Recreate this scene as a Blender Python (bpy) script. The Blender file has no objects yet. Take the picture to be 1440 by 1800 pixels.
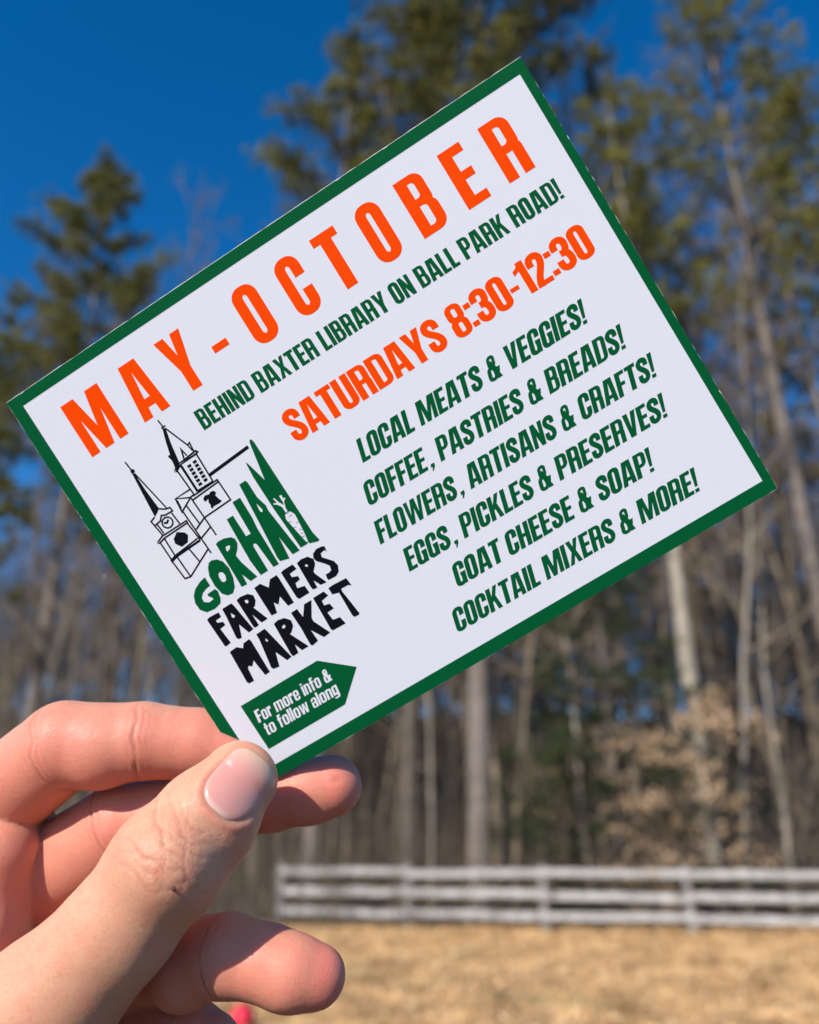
import bpy, bmesh, math, random
import numpy as np
from mathutils import Vector, Matrix
from mathutils.geometry import delaunay_2d_cdt

SC = bpy.context.scene
COL = SC.collection
rad = math.radians

# ------------------------------------------------------------------ camera
EYE = 1.65                      # eye height of the photographer
PITCH = rad(21.67)              # camera looks slightly up
FPX = 1442.0                    # focal length in pixels of the 1440 px wide photo
FOCUS = 0.184
cam_d = bpy.data.cameras.new('camera')
cam = bpy.data.objects.new('camera', cam_d)
COL.objects.link(cam)
cam_d.sensor_fit = 'HORIZONTAL'
cam_d.sensor_width = 36.0
cam_d.lens = 36.0 * FPX / 1440.0
cam_d.clip_start = 0.02
cam_d.clip_end = 2000.0
cam.location = (0, 0, EYE)
cam.rotation_euler = (math.pi / 2 + PITCH, 0, 0)
cam_d.dof.use_dof = True
cam_d.dof.focus_distance = FOCUS
cam_d.dof.aperture_fstop = cam_d.lens / 2.9      # 2.9 mm entrance pupil
cam_d.dof.aperture_blades = 0
SC.camera = cam

RIGHT = np.array([1.0, 0, 0])
FWD = np.array([0, math.cos(PITCH), math.sin(PITCH)])
DOWN = np.array([0, math.sin(PITCH), -math.cos(PITCH)])
CAM = np.array([0, 0, EYE])

def cam_to_world(P):            # P (N,3) metres, x right, y down, z forward
    P = np.asarray(P, float)
    return CAM + P[..., 0:1] * RIGHT + P[..., 1:2] * DOWN + P[..., 2:3] * FWD

def ground_at(px, py, h=0.0):   # point of the ground seen at a photo pixel
    r = cam_to_world(np.array([[(px - 720) / FPX, (py - 900) / FPX, 1.0]]))[0] - CAM
    s = (h - EYE) / r[2]
    return CAM + r * s

def spot(px, dist):             # ground point below photo column px, dist metres ahead
    dist = dist * 0.70
    zc = dist * math.cos(PITCH) - EYE * math.sin(PITCH)
    return ((px - 720) / FPX * zc, dist)

# ------------------------------------------------------------------ sun, sky, exposure
SUN_EL, SUN_AZ = rad(30), rad(34)      # azimuth: degrees to the left of straight behind the camera
sun_dir = Vector((-math.sin(SUN_AZ) * math.cos(SUN_EL), -math.cos(SUN_AZ) * math.cos(SUN_EL), math.sin(SUN_EL)))
sun_d = bpy.data.lights.new('sun', 'SUN')
sun_d.energy = 5.0
sun_d.angle = rad(0.53)
sun_d.color = (1.0, 0.95, 0.87)
sun = bpy.data.objects.new('sun', sun_d)
sun.rotation_euler = (-sun_dir).to_track_quat('-Z', 'Y').to_euler()
sun.location = (-20, -30, 40)
COL.objects.link(sun)

world = bpy.data.worlds.new('World')
SC.world = world
world.use_nodes = True
wn, wl = world.node_tree.nodes, world.node_tree.links
wn.clear()
sky = wn.new('ShaderNodeTexSky')
sky.sky_type = 'NISHITA'
sky.sun_disc = False
sky.sun_elevation = SUN_EL
sky.sun_rotation = math.atan2(sun_dir.x, sun_dir.y)
sky.altitude = 2500
sky.air_density = 1.0
sky.dust_density = 0.0
sky.ozone_density = 3.0
gam = wn.new('ShaderNodeHueSaturation')
gam.inputs['Saturation'].default_value = 1.34
gam.inputs['Value'].default_value = 1.2
bg = wn.new('ShaderNodeBackground')
bg.inputs['Strength'].default_value = 0.135
out = wn.new('ShaderNodeOutputWorld')
wl.new(sky.outputs[0], gam.inputs['Color'])
wl.new(gam.outputs[0], bg.inputs['Color'])
wl.new(bg.outputs[0], out.inputs['Surface'])

SC.view_settings.view_transform = 'Standard'
SC.view_settings.look = 'None'
SC.view_settings.exposure = 0.32
SC.view_settings.gamma = 1.0
SC.cycles.max_bounces = 6
SC.cycles.transparent_max_bounces = 8
SC.cycles.use_denoising = True

# ------------------------------------------------------------------ helpers
def tag(o, label=None, cat=None, group=None, kind=None):
    if label: o['label'] = label
    if cat: o['category'] = cat
    if group: o['group'] = group
    if kind: o['kind'] = kind
    return o

def empty(name, loc=(0, 0, 0), rz=0.0):
    o = bpy.data.objects.new(name, None)
    o.empty_display_size = 0.2
    o.location = loc
    o.rotation_euler = (0, 0, rz)
    COL.objects.link(o)
    return o

def mesh_obj(name, V, F, m=None, parent=None, smooth=False):
    """V (N,3) array, F list/array of faces with equal vertex count (or list of arrays of those)."""
    me = bpy.data.meshes.new(name)
    V = np.asarray(V, np.float32).reshape(-1, 3)
    groups = F if isinstance(F, list) and len(F) and isinstance(F[0], np.ndarray) else None
    if groups is None:
        F = [list(f) for f in F]
        me.from_pydata([tuple(map(float, v)) for v in V], [], F)
    else:
        groups = [g for g in groups if len(g)]
        nl = sum(g.size for g in groups); nf = sum(len(g) for g in groups)
        me.vertices.add(len(V)); me.vertices.foreach_set('co', V.ravel())
        me.loops.add(nl)
        me.loops.foreach_set('vertex_index', np.concatenate([g.ravel() for g in groups]).astype(np.int32))
        me.polygons.add(nf)
        tot = np.concatenate([np.full(len(g), g.shape[1]) for g in groups])
        st = np.concatenate([[0], np.cumsum(tot)[:-1]]).astype(np.int32)
        me.polygons.foreach_set('loop_start', st)
        me.update(calc_edges=True)
    me.validate()
    if smooth:
        me.polygons.foreach_set('use_smooth', np.ones(len(me.polygons), bool))
    if m: me.materials.append(m)
    o = bpy.data.objects.new(name, me)
    COL.objects.link(o)
    if parent: o.parent = parent
    return o

def principled(name, color=(0.5, 0.5, 0.5), rough=0.6, spec=0.4):
    m = bpy.data.materials.new(name)
    m.use_nodes = True
    b = m.node_tree.nodes['Principled BSDF']
    b.inputs['Base Color'].default_value = (*color, 1)
    b.inputs['Roughness'].default_value = rough
    b.inputs['Specular IOR Level'].default_value = spec
    return m, m.node_tree.nodes, m.node_tree.links, b

def noise_mat(name, c1, c2, scale, rough=0.8, detail=4, bump=0.0, bscale=None, obj_rand=0.0, stretch=None, spec=0.3):
    m, N, L, b = principled(name, c1, rough, spec)
    tc = N.new('ShaderNodeTexCoord')
    mp = N.new('ShaderNodeMapping')
    if stretch: mp.inputs['Scale'].default_value = stretch
    L.new(tc.outputs['Object'], mp.inputs['Vector'])
    nz = N.new('ShaderNodeTexNoise'); nz.inputs['Scale'].default_value = scale; nz.inputs['Detail'].default_value = detail
    L.new(mp.outputs[0], nz.inputs['Vector'])
    cr = N.new('ShaderNodeValToRGB')
    cr.color_ramp.elements[0].position = 0.32; cr.color_ramp.elements[0].color = (*c1, 1)
    cr.color_ramp.elements[1].position = 0.68; cr.color_ramp.elements[1].color = (*c2, 1)
    L.new(nz.outputs['Fac'], cr.inputs['Fac'])
    last = cr.outputs[0]
    if obj_rand:
        oi = N.new('ShaderNodeObjectInfo')
        mr = N.new('ShaderNodeMapRange')
        mr.inputs['To Min'].default_value = 1 - obj_rand; mr.inputs['To Max'].default_value = 1 + obj_rand
        L.new(oi.outputs['Random'], mr.inputs['Value'])
        hs = N.new('ShaderNodeHueSaturation')
        L.new(mr.outputs[0], hs.inputs['Value']); L.new(last, hs.inputs['Color'])
        last = hs.outputs[0]
    L.new(last, b.inputs['Base Color'])
    if bump:
        bp = N.new('ShaderNodeBump'); bp.inputs['Strength'].default_value = 1.0; bp.inputs['Distance'].default_value = bump
        n2 = N.new('ShaderNodeTexNoise'); n2.inputs['Scale'].default_value = bscale or scale * 3; n2.inputs['Detail'].default_value = 5
        L.new(mp.outputs[0], n2.inputs['Vector'])
        L.new(n2.outputs['Fac'], bp.inputs['Height']); L.new(bp.outputs[0], b.inputs['Normal'])
    return m

# ------------------------------------------------------------------ ground
M_LAWN = noise_mat('dry_lawn', (0.28, 0.15, 0.055), (0.68, 0.41, 0.18), 1.5, 0.95, 8, 0.05, 14)
def lawn_green(m):
    N, L = m.node_tree.nodes, m.node_tree.links
    b = N['Principled BSDF']
    src = b.inputs['Base Color'].links[0].from_socket
    tc = N.new('ShaderNodeTexCoord')
    nz = N.new('ShaderNodeTexNoise'); nz.inputs['Scale'].default_value = 0.55; nz.inputs['Detail'].default_value = 5
    L.new(tc.outputs['Object'], nz.inputs['Vector'])
    cr = N.new('ShaderNodeValToRGB')
    cr.color_ramp.elements[0].position = 0.56; cr.color_ramp.elements[1].position = 0.74
    L.new(nz.outputs['Fac'], cr.inputs['Fac'])
    mx = N.new('ShaderNodeMix'); mx.data_type = 'RGBA'
    L.new(cr.outputs[0], mx.inputs['Factor']); L.new(src, mx.inputs['A'])
    mx.inputs['B'].default_value = (0.20, 0.20, 0.07, 1)
    L.new(mx.outputs['Result'], b.inputs['Base Color'])
lawn_green(M_LAWN)
M_FLOOR = noise_mat('leaf_litter', (0.06, 0.04, 0.025), (0.13, 0.09, 0.055), 2.2, 0.95, 8, 0.06, 9)

def sheet(name, x0, x1, y0, y1, z, n, amp, m, seed):
    rng = np.random.default_rng(seed)
    xs = np.linspace(x0, x1, n); ys = np.linspace(y0, y1, n)
    X, Y = np.meshgrid(xs, ys)
    Z = z + amp * (np.sin(X * 0.7 + seed) * np.cos(Y * 0.53) + 0.5 * np.sin(X * 1.9 + Y * 1.3)) * 0.5
    V = np.stack([X, Y, Z], -1).reshape(-1, 3)
    i = np.arange(n * n).reshape(n, n)
    F = np.stack([i[:-1, :-1], i[:-1, 1:], i[1:, 1:], i[1:, :-1]], -1).reshape(-1, 4)
    o = mesh_obj(name, V, [F], m, None, True)
    return tag(o, kind='structure')
sheet('lawn', -60, 60, 6.0, 17.8, 0.0, 90, 0.015, M_LAWN, 1)
fl = sheet('forest_floor', -160, 160, 17.8, 240, -0.012, 120, 0.0, M_FLOOR, 2)
for v in fl.data.vertices:                       # the woods climb a low rise
    t = min(max((v.co.y - 23) / 50.0, 0), 1)
    v.co.z += 11.0 * t * t * (3 - 2 * t) + (0.25 * math.sin(v.co.x * 0.3) * math.sin(v.co.y * 0.22) if v.co.y > 22 else 0)
sheet('ground', -900, 900, -900, 1200, -0.05, 40, 0.0, M_FLOOR, 3)  # unseen around the camera, kept dark there to cut warm bounce onto the card

# dry grass blades and fallen leaves
def grass():
    rng = np.random.default_rng(5)
    n = 52000
    y = 7.0 + (rng.random(n) ** 0.8) * 11.2
    x = (rng.random(n) * 2 - 1) * (y * 0.56 + 1.0)
    p = np.stack([x, y, np.zeros(n)], -1)
    a = rng.random(n) * 6.283
    hgt = 0.03 + 0.06 * rng.random(n) ** 2
    w = 0.004 + 0.010 * rng.random(n)
    near_fence = np.clip((y - 15.5) / 2.0, 0, 1)
    hgt *= 1 + 1.5 * near_fence * rng.random(n)
    lean = (rng.random((n, 2)) * 2 - 1) * hgt[:, None] * 1.2
    d = np.stack([np.cos(a), np.sin(a), np.zeros(n)], -1) * w[:, None]
    V = np.stack([p - d, p + d, p + np.concatenate([lean, hgt[:, None]], 1)], 1).reshape(-1, 3)
    F = np.arange(3 * n).reshape(-1, 3)
    o = mesh_obj('grass', V, [F], noise_mat('dry_grass', (0.27, 0.145, 0.055), (0.92, 0.585, 0.27), 1.5, 0.75, 6))
    tag(o, 'dry tan grass covering the lawn in front of the fence', 'grass', kind='stuff')
    n = 9000
    y = 7 + rng.random(n) * 11.2; x = (rng.random(n) * 2 - 1) * (y * 0.56 + 1.0)
    p = np.stack([x, y, 0.02 + 0.05 * rng.random(n)], -1)
    u = rng.normal(size=(n, 3)); u[:, 2] *= 0.4; u /= np.linalg.norm(u, axis=1)[:, None]
    v = np.cross(u, rng.normal(size=(n, 3))); v /= np.linalg.norm(v, axis=1)[:, None]; v[:, 2] *= 0.5
    s = (0.02 + 0.03 * rng.random(n))[:, None]
    V = np.stack([p - u * s, p - v * s * .6, p + u * s, p + v * s * .6], 1).reshape(-1, 3)
    o = mesh_obj('fallen_leaves', V, [np.arange(4 * n).reshape(-1, 4)], noise_mat('leaf_dry', (0.44, 0.24, 0.11), (0.85, 0.58, 0.32), 3.0, 0.6, 3))
    tag(o, 'fallen pale brown leaves scattered over the dry lawn', 'leaves', kind='stuff')
grass()

# ------------------------------------------------------------------ fence
M_WOOD = noise_mat('weathered_wood', (0.23, 0.207, 0.183), (0.58, 0.54, 0.50), 2.6, 0.85, 6, 0.004, 20, stretch=(0.6, 8, 8))
M_POST = noise_mat('weathered_post', (0.17, 0.15, 0.13), (0.32, 0.29, 0.26), 6.0, 0.9, 6, 0.006, 20)
def bar(p0, p1, ry, rz, rng, n=9):
    """a rough split-rail board: rectangular section with bevelled corners and wavering size"""
    p0 = np.array(p0); p1 = np.array(p1)
    d = (p1 - p0); L = np.linalg.norm(d); d /= L
    up = np.array([0, 0, 1.0]) if abs(d[2]) < 0.9 else np.array([0, 1.0, 0])
    side = np.cross(d, up); side /= np.linalg.norm(side); up = np.cross(side, d)
    c = 0.72
    sec = [(-1, -c), (-c, -1), (c, -1), (1, -c), (1, c), (c, 1), (-c, 1), (-1, c)]
    V = []; F = []
    for i in range(n):
        t = i / (n - 1)
        o = p0 + (p1 - p0) * t + up * rng.normal() * 0.006 + side * rng.normal() * 0.005
        k = 1 + rng.normal() * 0.05
        for a, b in sec: V.append(o + side * a * ry * k + up * b * rz * k)
    for i in range(n - 1):
        for j in range(8):
            F.append((i * 8 + j, i * 8 + (j + 1) % 8, (i + 1) * 8 + (j + 1) % 8, (i + 1) * 8 + j))
    F.append(tuple(range(7, -1, -1))); F.append(tuple((n - 1) * 8 + j for j in range(8)))
    return V, F
def fence():
    rng = random.Random(3); nr = np.random.default_rng(3)
    A = ground_at(490, 1627)[:2]; B = ground_at(1219, 1643)[:2]
    step = (B - A) / 3.0
    root = empty('rail_fence', (A[0], A[1], 0))
    tag(root, 'weathered grey white three-rail wooden fence between the dry lawn and the woods', 'fence')
    dirn = step / np.linalg.norm(step); nrm = np.array([dirn[1], -dirn[0]])
    if nrm[1] > 0: nrm = -nrm
    for i in range(7):
        q = step * i
        V, F = bar((q[0], q[1], -0.15), (q[0] + nr.normal() * .01, q[1], 1.16), 0.062, 0.062, nr, 6)
        mesh_obj('post', V, F, M_POST, root)
    for i in range(6):
        for h, r in ((1.02, 0.064), (0.64, 0.064), (0.27, 0.062)):
            a = step * i - dirn * 0.03; b = step * (i + 1) + dirn * 0.03
            a = a + nrm * (0.075 if i % 2 else 0.10); b = b + nrm * (0.075 if i % 2 else 0.10)
            V, F = bar((a[0], a[1], h + nr.normal() * .012), (b[0], b[1], h + nr.normal() * .012), 0.022, r, nr, 9)
            mesh_obj('rail', V, F, M_WOOD, root)
fence()

# ------------------------------------------------------------------ trees
class Tubes:
    def __init__(s): s.V = []; s.F = []; s.n = 0
    def add(s, P, R, k):
        P = np.asarray(P, float); R = np.asarray(R, float)
        d = np.gradient(P, axis=0); d /= np.linalg.norm(d, axis=1)[:, None] + 1e-9
        ref = np.array([1.0, 0.13, 0.07]) if abs(d[0][0]) < 0.8 else np.array([0.1, 1.0, 0.2])
        a = np.cross(d, ref); a /= np.linalg.norm(a, axis=1)[:, None] + 1e-9
        b = np.cross(d, a)
        t = np.arange(k) * 2 * math.pi / k
        ring = P[:, None] + R[:, None, None] * (np.cos(t)[None, :, None] * a[:, None] + np.sin(t)[None, :, None] * b[:, None])
        i = s.n + np.arange(len(P) * k).reshape(len(P), k)
        j = np.roll(i, -1, axis=1)
        s.F.append(np.stack([i[:-1], j[:-1], j[1:], i[1:]], -1).reshape(-1, 4))
        s.V.append(ring.reshape(-1, 3)); s.n += len(P) * k
    def arrays(s):
        if not s.V: return np.zeros((0, 3)), np.zeros((0, 4), int)
        return np.concatenate(s.V), np.concatenate(s.F)

def wander(rng, p, d, L, n, bend, up=0.0):
    P = [np.array(p, float)]; d = np.array(d, float); d /= np.linalg.norm(d)
    for i in range(n):
        d = d + rng.normal(size=3) * bend + np.array([0, 0, up]); d /= np.linalg.norm(d)
        P.append(P[-1] + d * L / n)
    return np.array(P)

def bare_tree(seed, H=16.0, r0=0.16, first=0.35, nb=22, twigs=5, sub=4, lean=0.02):
    """returns (trunk tubes, crown tubes): trunk with main limbs, crown of branches and twigs"""
    rng = np.random.default_rng(seed)
    T, C = Tubes(), Tubes()
    P = wander(rng, (0, 0, -0.2), (rng.normal() * lean, rng.normal() * lean, 1), H, 12, 0.055, 0.03)
    R = r0 * (1 - np.linspace(0, 1, 13) ** 1.2 * 0.93); R[0] *= 1.35
    T.add(P, R, 8)
    for i in range(nb):
        t = first + (0.98 - first) * (i + rng.random()) / nb
        f = t * 12; a = int(f); a = min(a, 11)
        p = P[a] + (P[a + 1] - P[a]) * (f - a)
        az = rng.random() * 6.283
        el = 0.35 + 0.75 * t + rng.normal() * 0.15
        d = np.array([math.cos(az) * math.cos(el), math.sin(az) * math.cos(el), math.sin(el)])
        L = H * (0.30 - 0.20 * t) * (0.6 + 0.7 * rng.random())
        r = r0 * (1 - t) * 0.5 + 0.012
        B = wander(rng, p, d, L, 6, 0.13, 0.05)
        (T if r > 0.045 else C).add(B, r * (1 - np.linspace(0, 1, 7) * 0.8), 5)
        for j in range(sub):
            k = 1 + int(rng.random() * 5)
            d2 = (B[k + 1] - B[k]) / (L / 6) + rng.normal(size=3) * 0.7
            l2 = L * (0.55 - 0.07 * k) * (0.6 + 0.6 * rng.random())
            B2 = wander(rng, B[k], d2, l2, 4, 0.16, 0.06)
            C.add(B2, max(r * 0.42, 0.008) * (1 - np.linspace(0, 1, 5) * 0.75), 3)
            for q in range(twigs):
                k2 = int(rng.random() * 4)
                d3 = (B2[k2 + 1] - B2[k2]) / (l2 / 4) + rng.normal(size=3) * 0.8
                B3 = wander(rng, B2[k2], d3, l2 * 0.5 * (0.5 + rng.random()), 2, 0.2, 0.08)
                C.add(B3, np.array([0.008, 0.006, 0.003]), 3)
    return T.arrays(), C.arrays()

def pine_tree(seed, H=22.0, r0=0.24, base=0.35, spread=3.4, whorls=22, clump=26, needle=0.30, droop=0.0):
    """trunk tubes, branch tubes, needle triangles of a white pine with open whorls"""
    rng = np.random.default_rng(seed)
    T, B = Tubes(), Tubes()
    P = wander(rng, (0, 0, -0.2), (0, 0, 1), H, 12, 0.012, 0.05)
    T.add(P, r0 * (1 - np.linspace(0, 1, 13) * 0.95), 8)
    cen = []; dirs = []
    whorls = int(whorls * 0.8)
    for i in range(whorls):
        t = base + (0.985 - base) * (i / (whorls - 1)) ** 0.9
        f = t * 12; a = min(int(f), 11)
        p0 = P[a] + (P[a + 1] - P[a]) * (f - a)
        prof = (1 - t) / (1 - base)
        Lm = spread * (0.12 + 0.88 * prof ** 0.75) * (0.75 if t < base + 0.08 else 1)
        for j in range(5):
            if rng.random() < 0.12: continue
            az = j * 1.2566 + rng.normal() * 0.3 + i
            L = Lm * (0.45 + 0.75 * rng.random())
            el = -0.05 + 0.75 * t + rng.normal() * 0.12 - droop
            d = np.array([math.cos(az) * math.cos(el), math.sin(az) * math.cos(el), math.sin(el)])
            br = wander(rng, p0, d, L, 5, 0.10, 0.05)
            B.add(br, (0.012 + 0.012 * L) * (1 - np.linspace(0, 1, 6) * 0.8), 4)
            n = int(clump * L / spread * (0.7 + 0.6 * rng.random())) + 4
            u = 0.42 + 0.60 * rng.random(n) ** 0.75
            fi = np.clip(u * 5, 0, 4.999); ai = fi.astype(int)
            c = br[ai] + (br[ai + 1] - br[ai]) * (fi - ai)[:, None]
            off = rng.normal(size=(n, 3)) * (0.10 * L + 0.10)[..., None] if False else rng.normal(size=(n, 3)) * (0.065 * L + 0.09)
            off[:, 2] = off[:, 2] * 0.45 + 0.06
            cen.append(c + off); dirs.append(np.repeat(d[None], n, 0))
    c = np.concatenate(cen); dd = np.concatenate(dirs)
    m = 13
    n = len(c)
    v = rng.normal(size=(n, m, 3)) + dd[:, None] * 0.9 + np.array([0, 0, 0.35])
    v /= np.linalg.norm(v, axis=2)[..., None]
    w = np.cross(v, rng.normal(size=(n, m, 3))); w /= np.linalg.norm(w, axis=2)[..., None]
    Ln = needle * (0.6 + 0.7 * rng.random((n, m, 1)))
    base_ = c[:, None] - v * 0.03
    V = np.stack([base_ - w * 0.022, base_ + w * 0.022, base_ + v * Ln], 2).reshape(-1, 3)
    Nf = np.arange(len(V)).reshape(-1, 3)
    return T.arrays(), B.arrays(), (V, Nf)

M_BARK = noise_mat('grey_bark', (0.09, 0.067, 0.045), (0.23, 0.178, 0.13), 5.0, 0.9, 6, 0.02, 18, 0.55, (3, 3, 0.6))
M_PALE = noise_mat('pale_bark', (0.20, 0.165, 0.125), (0.38, 0.32, 0.25), 4.0, 0.9, 6, 0.02, 15, 0.12, (3, 3, 0.6))
M_TWIG = noise_mat('twig_bark', (0.095, 0.068, 0.045), (0.235, 0.178, 0.125), 3.0, 0.9, 3, 0, None, 0.25)
M_PBARK = noise_mat('pine_bark', (0.11, 0.085, 0.07), (0.22, 0.18, 0.15), 5.0, 0.9, 6, 0.02, 14, 0.15, (3, 3, 0.7))
M_NEEDLE = noise_mat('pine_needles', (0.055, 0.064, 0.011), (0.25, 0.215, 0.032), 0.8, 0.6, 5, 0, None, 0.15, spec=0.3)
M_HEM = noise_mat('hemlock_needles', (0.020, 0.034, 0.012), (0.060, 0.074, 0.024), 1.1, 0.6, 5, 0, None, 0.15)
M_BEECH = noise_mat('beech_leaf', (0.27, 0.165, 0.085), (0.50, 0.335, 0.20), 2.5, 0.6, 4, 0, None, 0.12)

BARE = []
for s, (H, r, fi, nb) in enumerate(((17, .085, .34, 26), (15, .062, .28, 24), (19, .105, .40, 28), (13, .05, .24, 22), (16, .072, .42, 22))):
    (tv, tf), (cv, cf) = bare_tree(40 + s, H, r, fi, nb, 5, 4, 0.05)
    a = mesh_obj('trunk', tv, [tf], M_BARK, None, True); b = mesh_obj('crown', cv, [cf], M_TWIG)
    BARE.append((a.data, b.data, H))
    bpy.data.objects.remove(a); bpy.data.objects.remove(b)

def rise(y):
    t = min(max((y - 23) / 50.0, 0), 1)
    return 11.0 * t * t * (3 - 2 * t)

def place_bare(px, dist, k, scale, rz, label, group=None, pale=False, tilt=(0, 0), cat='bare tree', name='bare_tree'):
    x, y = spot(px, dist)
    root = empty(name, (x, y, rise(y) - 0.1), rz)
    root.rotation_euler = (tilt[0], tilt[1], rz)
    root.scale = (scale * 0.9, scale * 0.9, scale * 1.02)
    tag(root, label, cat, group)
    for nm, me in (('trunk', BARE[k][0]), ('crown', BARE[k][1])):
        o = bpy.data.objects.new(nm, me); COL.objects.link(o); o.parent = root
        if pale and nm == 'trunk':
            o.material_slots[0].link = 'OBJECT'; o.material_slots[0].material = M_PALE
    return root

# trees one can point at
x1 = place_bare(1318, 27.5, 0, 1.0, 1.9, 'slim pale trunk just right of the thickest pale trunk behind the fence', pale=True)
x2 = place_bare(1398, 27.0, 1, 1.1, 4.0, 'pale forked bare tree behind the fence near the right edge of the picture', pale=True)
x3 = place_bare(905, 29.0, 0, 0.95, 2.0, 'bare grey tree whose trunk stands behind the fence below the middle of the card', pale=False)
x4 = place_bare(760, 28.0, 3, 1.0, 0.0, 'thin pale trunk behind the fence right below the banner corner of the card', pale=True)
x5 = place_bare(850, 30.0, 1, 1.0, 5.0, 'dark leaning bare trunk behind the fence, tilted left', tilt=(0, -0.22))
x6 = place_bare(75, 33.0, 3, 1.1, 1.0, 'pale thin trunk at left, standing above the bent index finger', pale=True)
x7 = place_bare(115, 36.0, 1, 1.05, 2.2, 'bare grey tree at left under the leftmost pine', pale=False)

rng = random.Random(11)
cols = [-180, -120, -60, -20, 15, 150, 215, 262, 330, 398, 452, 505, 560, 610, 655, 700, 735, 790, 830, 880, 930, 960, 1000, 1040, 1080, 1110, 1150, 1190, 1225, 1345, 1375, 1425, 1470, 1520, 1575, 1630]
for i, px in enumerate(cols):
    place_bare(px + rng.uniform(-26, 26), rng.uniform(27, 41), rng.randrange(5), rng.uniform(0.85, 1.15) * (0.82 if px < 420 else 1), rng.uniform(0, 6.28),
               'slender bare tree in the blurred grove close behind the fence', 'bare trees close behind the fence', pale=rng.random() < 0.3)
for i in range(46):
    place_bare(rng.uniform(-150, 1590), rng.uniform(26.5, 35), (3, 1, 2)[i % 3], rng.uniform(0.26, 0.5), rng.uniform(0, 6.28),
               'small twiggy sapling in the tangle of brush behind the fence', 'twiggy saplings behind the fence', cat='sapling', name='bare_sapling', tilt=(rng.gauss(0, .12), rng.gauss(0, .12)))
for i, (px, dist, sc) in enumerate(((190, 34, 1.22), (262, 37, 1.28), (335, 35, 1.32), (150, 39, 1.2), (420, 38, 1.4), (905, 30, 1.6), (950, 33, 1.7), (1010, 32, 1.6), (1070, 30, 1.5), (1130, 31, 1.5), (1190, 33, 1.55), (1240, 35, 1.6), (1310, 33, 1.5), (1370, 35, 1.5), (1430, 32, 1.4), (1480, 36, 1.5), (1540, 33, 1.35), (1600, 35, 1.4), (1650, 31, 1.3), (100, 36, 1.15), (40, 34, 1.1), (1280, 42, 1.7), (1400, 41, 1.6), (880, 36, 1.8))):
    place_bare(px, dist, (2, 4, 0)[i % 3], sc, i * 1.3, 'tall bare tree whose fine grey top reaches up among the pine crowns', 'tall bare trees among the pines')
for i in range(46):
    px = -190 + i * 40 + rng.uniform(-40, 40)
    place_bare(px, rng.uniform(41, 56), rng.randrange(5), rng.uniform(0.9, 1.2) * (0.82 if px < 440 else 1), rng.uniform(0, 6.28),
               'distant slender bare tree deeper in the woods behind the nearer trunks', 'bare trees deeper in the woods')

def make_pine(px, dist, seed, label, **kw):
    mat = kw.pop('mat', M_NEEDLE); nm = kw.pop('name', 'pine_tree'); cat = kw.pop('cat', 'pine tree'); grp = kw.pop('group', None); bark = kw.pop('bark', M_PBARK)
    (tv, tf), (bv, bf), (nv, nf) = pine_tree(seed, **kw)
    x, y = spot(px, dist)
    root = empty(nm, (x, y, rise(y) - 0.1)); tag(root, label, cat, grp)
    mesh_obj('trunk', tv, [tf], bark, root, True)
    V = np.concatenate([bv, nv]); 
    o = mesh_obj('crown', V, [bf, nf + len(bv)], M_TWIG, root)
    o.data.materials.append(mat)
    mi = np.zeros(len(bf) + len(nf), np.int32); mi[len(bf):] = 1
    o.data.polygons.foreach_set('material_index', mi)
    return root
make_pine(-2, 33, 1, 'leftmost green pine, its pointed top standing alone against the blue sky', H=24.6, base=0.42, spread=4.9, whorls=24, clump=110)
make_pine(-165, 37, 2, 'lower pine at the left edge, beside the leftmost pointed pine', H=21.0, base=0.42, spread=3.4, whorls=16, clump=40)
make_pine(845, 28, 3, 'tallest broad pine behind the top corner of the card', H=34.0, r0=0.30, base=0.56, spread=5.4, whorls=28, clump=125)
make_pine(545, 30, 4, 'mid-height pine with stepped left branches left of the card top corner', H=27.5, base=0.5, spread=4.2, whorls=20, clump=80)
make_pine(722, 32, 12, 'pine between the stepped pine and the tallest pine, filling the gap', H=32.5, base=0.5, spread=4.3, whorls=24, clump=75)
make_pine(1268, 27, 5, 'open pine on the thickest pale trunk behind the fence at right', H=25.0, r0=0.24, base=0.60, spread=2.8, whorls=14, clump=40, bark=M_PALE)
make_pine(1560, 30, 15, 'big open pine filling the upper right with ragged boughs and sky gaps', H=34.0, r0=0.30, base=0.44, spread=5.0, whorls=24, clump=64)
make_pine(1720, 32, 6, 'dark pine cut by the upper right edge of the picture', H=31.0, r0=0.26, base=0.40, spread=4.0, whorls=24, clump=50)
make_pine(1225, 42, 7, 'farther pine seen between the card top corner and the big right pine', H=34.0, base=0.52, spread=4.0, whorls=18, clump=40)
make_pine(1500, 44, 9, 'sparse pine behind the big right pine, low in its gaps', H=28.0, base=0.34, spread=4.0, whorls=20, clump=32)
make_pine(1330, 48, 14, 'slim far pine left of the big right pine, showing through its branches', H=30.0, base=0.35, spread=3.4, whorls=20, clump=28)
make_pine(1105, 27.5, 8, 'dark hemlock under the lower right edge of the card', H=10.0, r0=0.12, base=0.10, spread=3.0, whorls=24, clump=60, needle=0.16, droop=0.35, mat=M_HEM, name='hemlock_tree', cat='evergreen tree')
make_pine(960, 37, 10, 'small hemlock deep in shade left of the dark hemlock', H=8.5, r0=0.10, base=0.12, spread=2.2, whorls=16, clump=20, needle=0.16, droop=0.35, mat=M_HEM, name='hemlock_tree', cat='evergreen tree')

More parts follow.
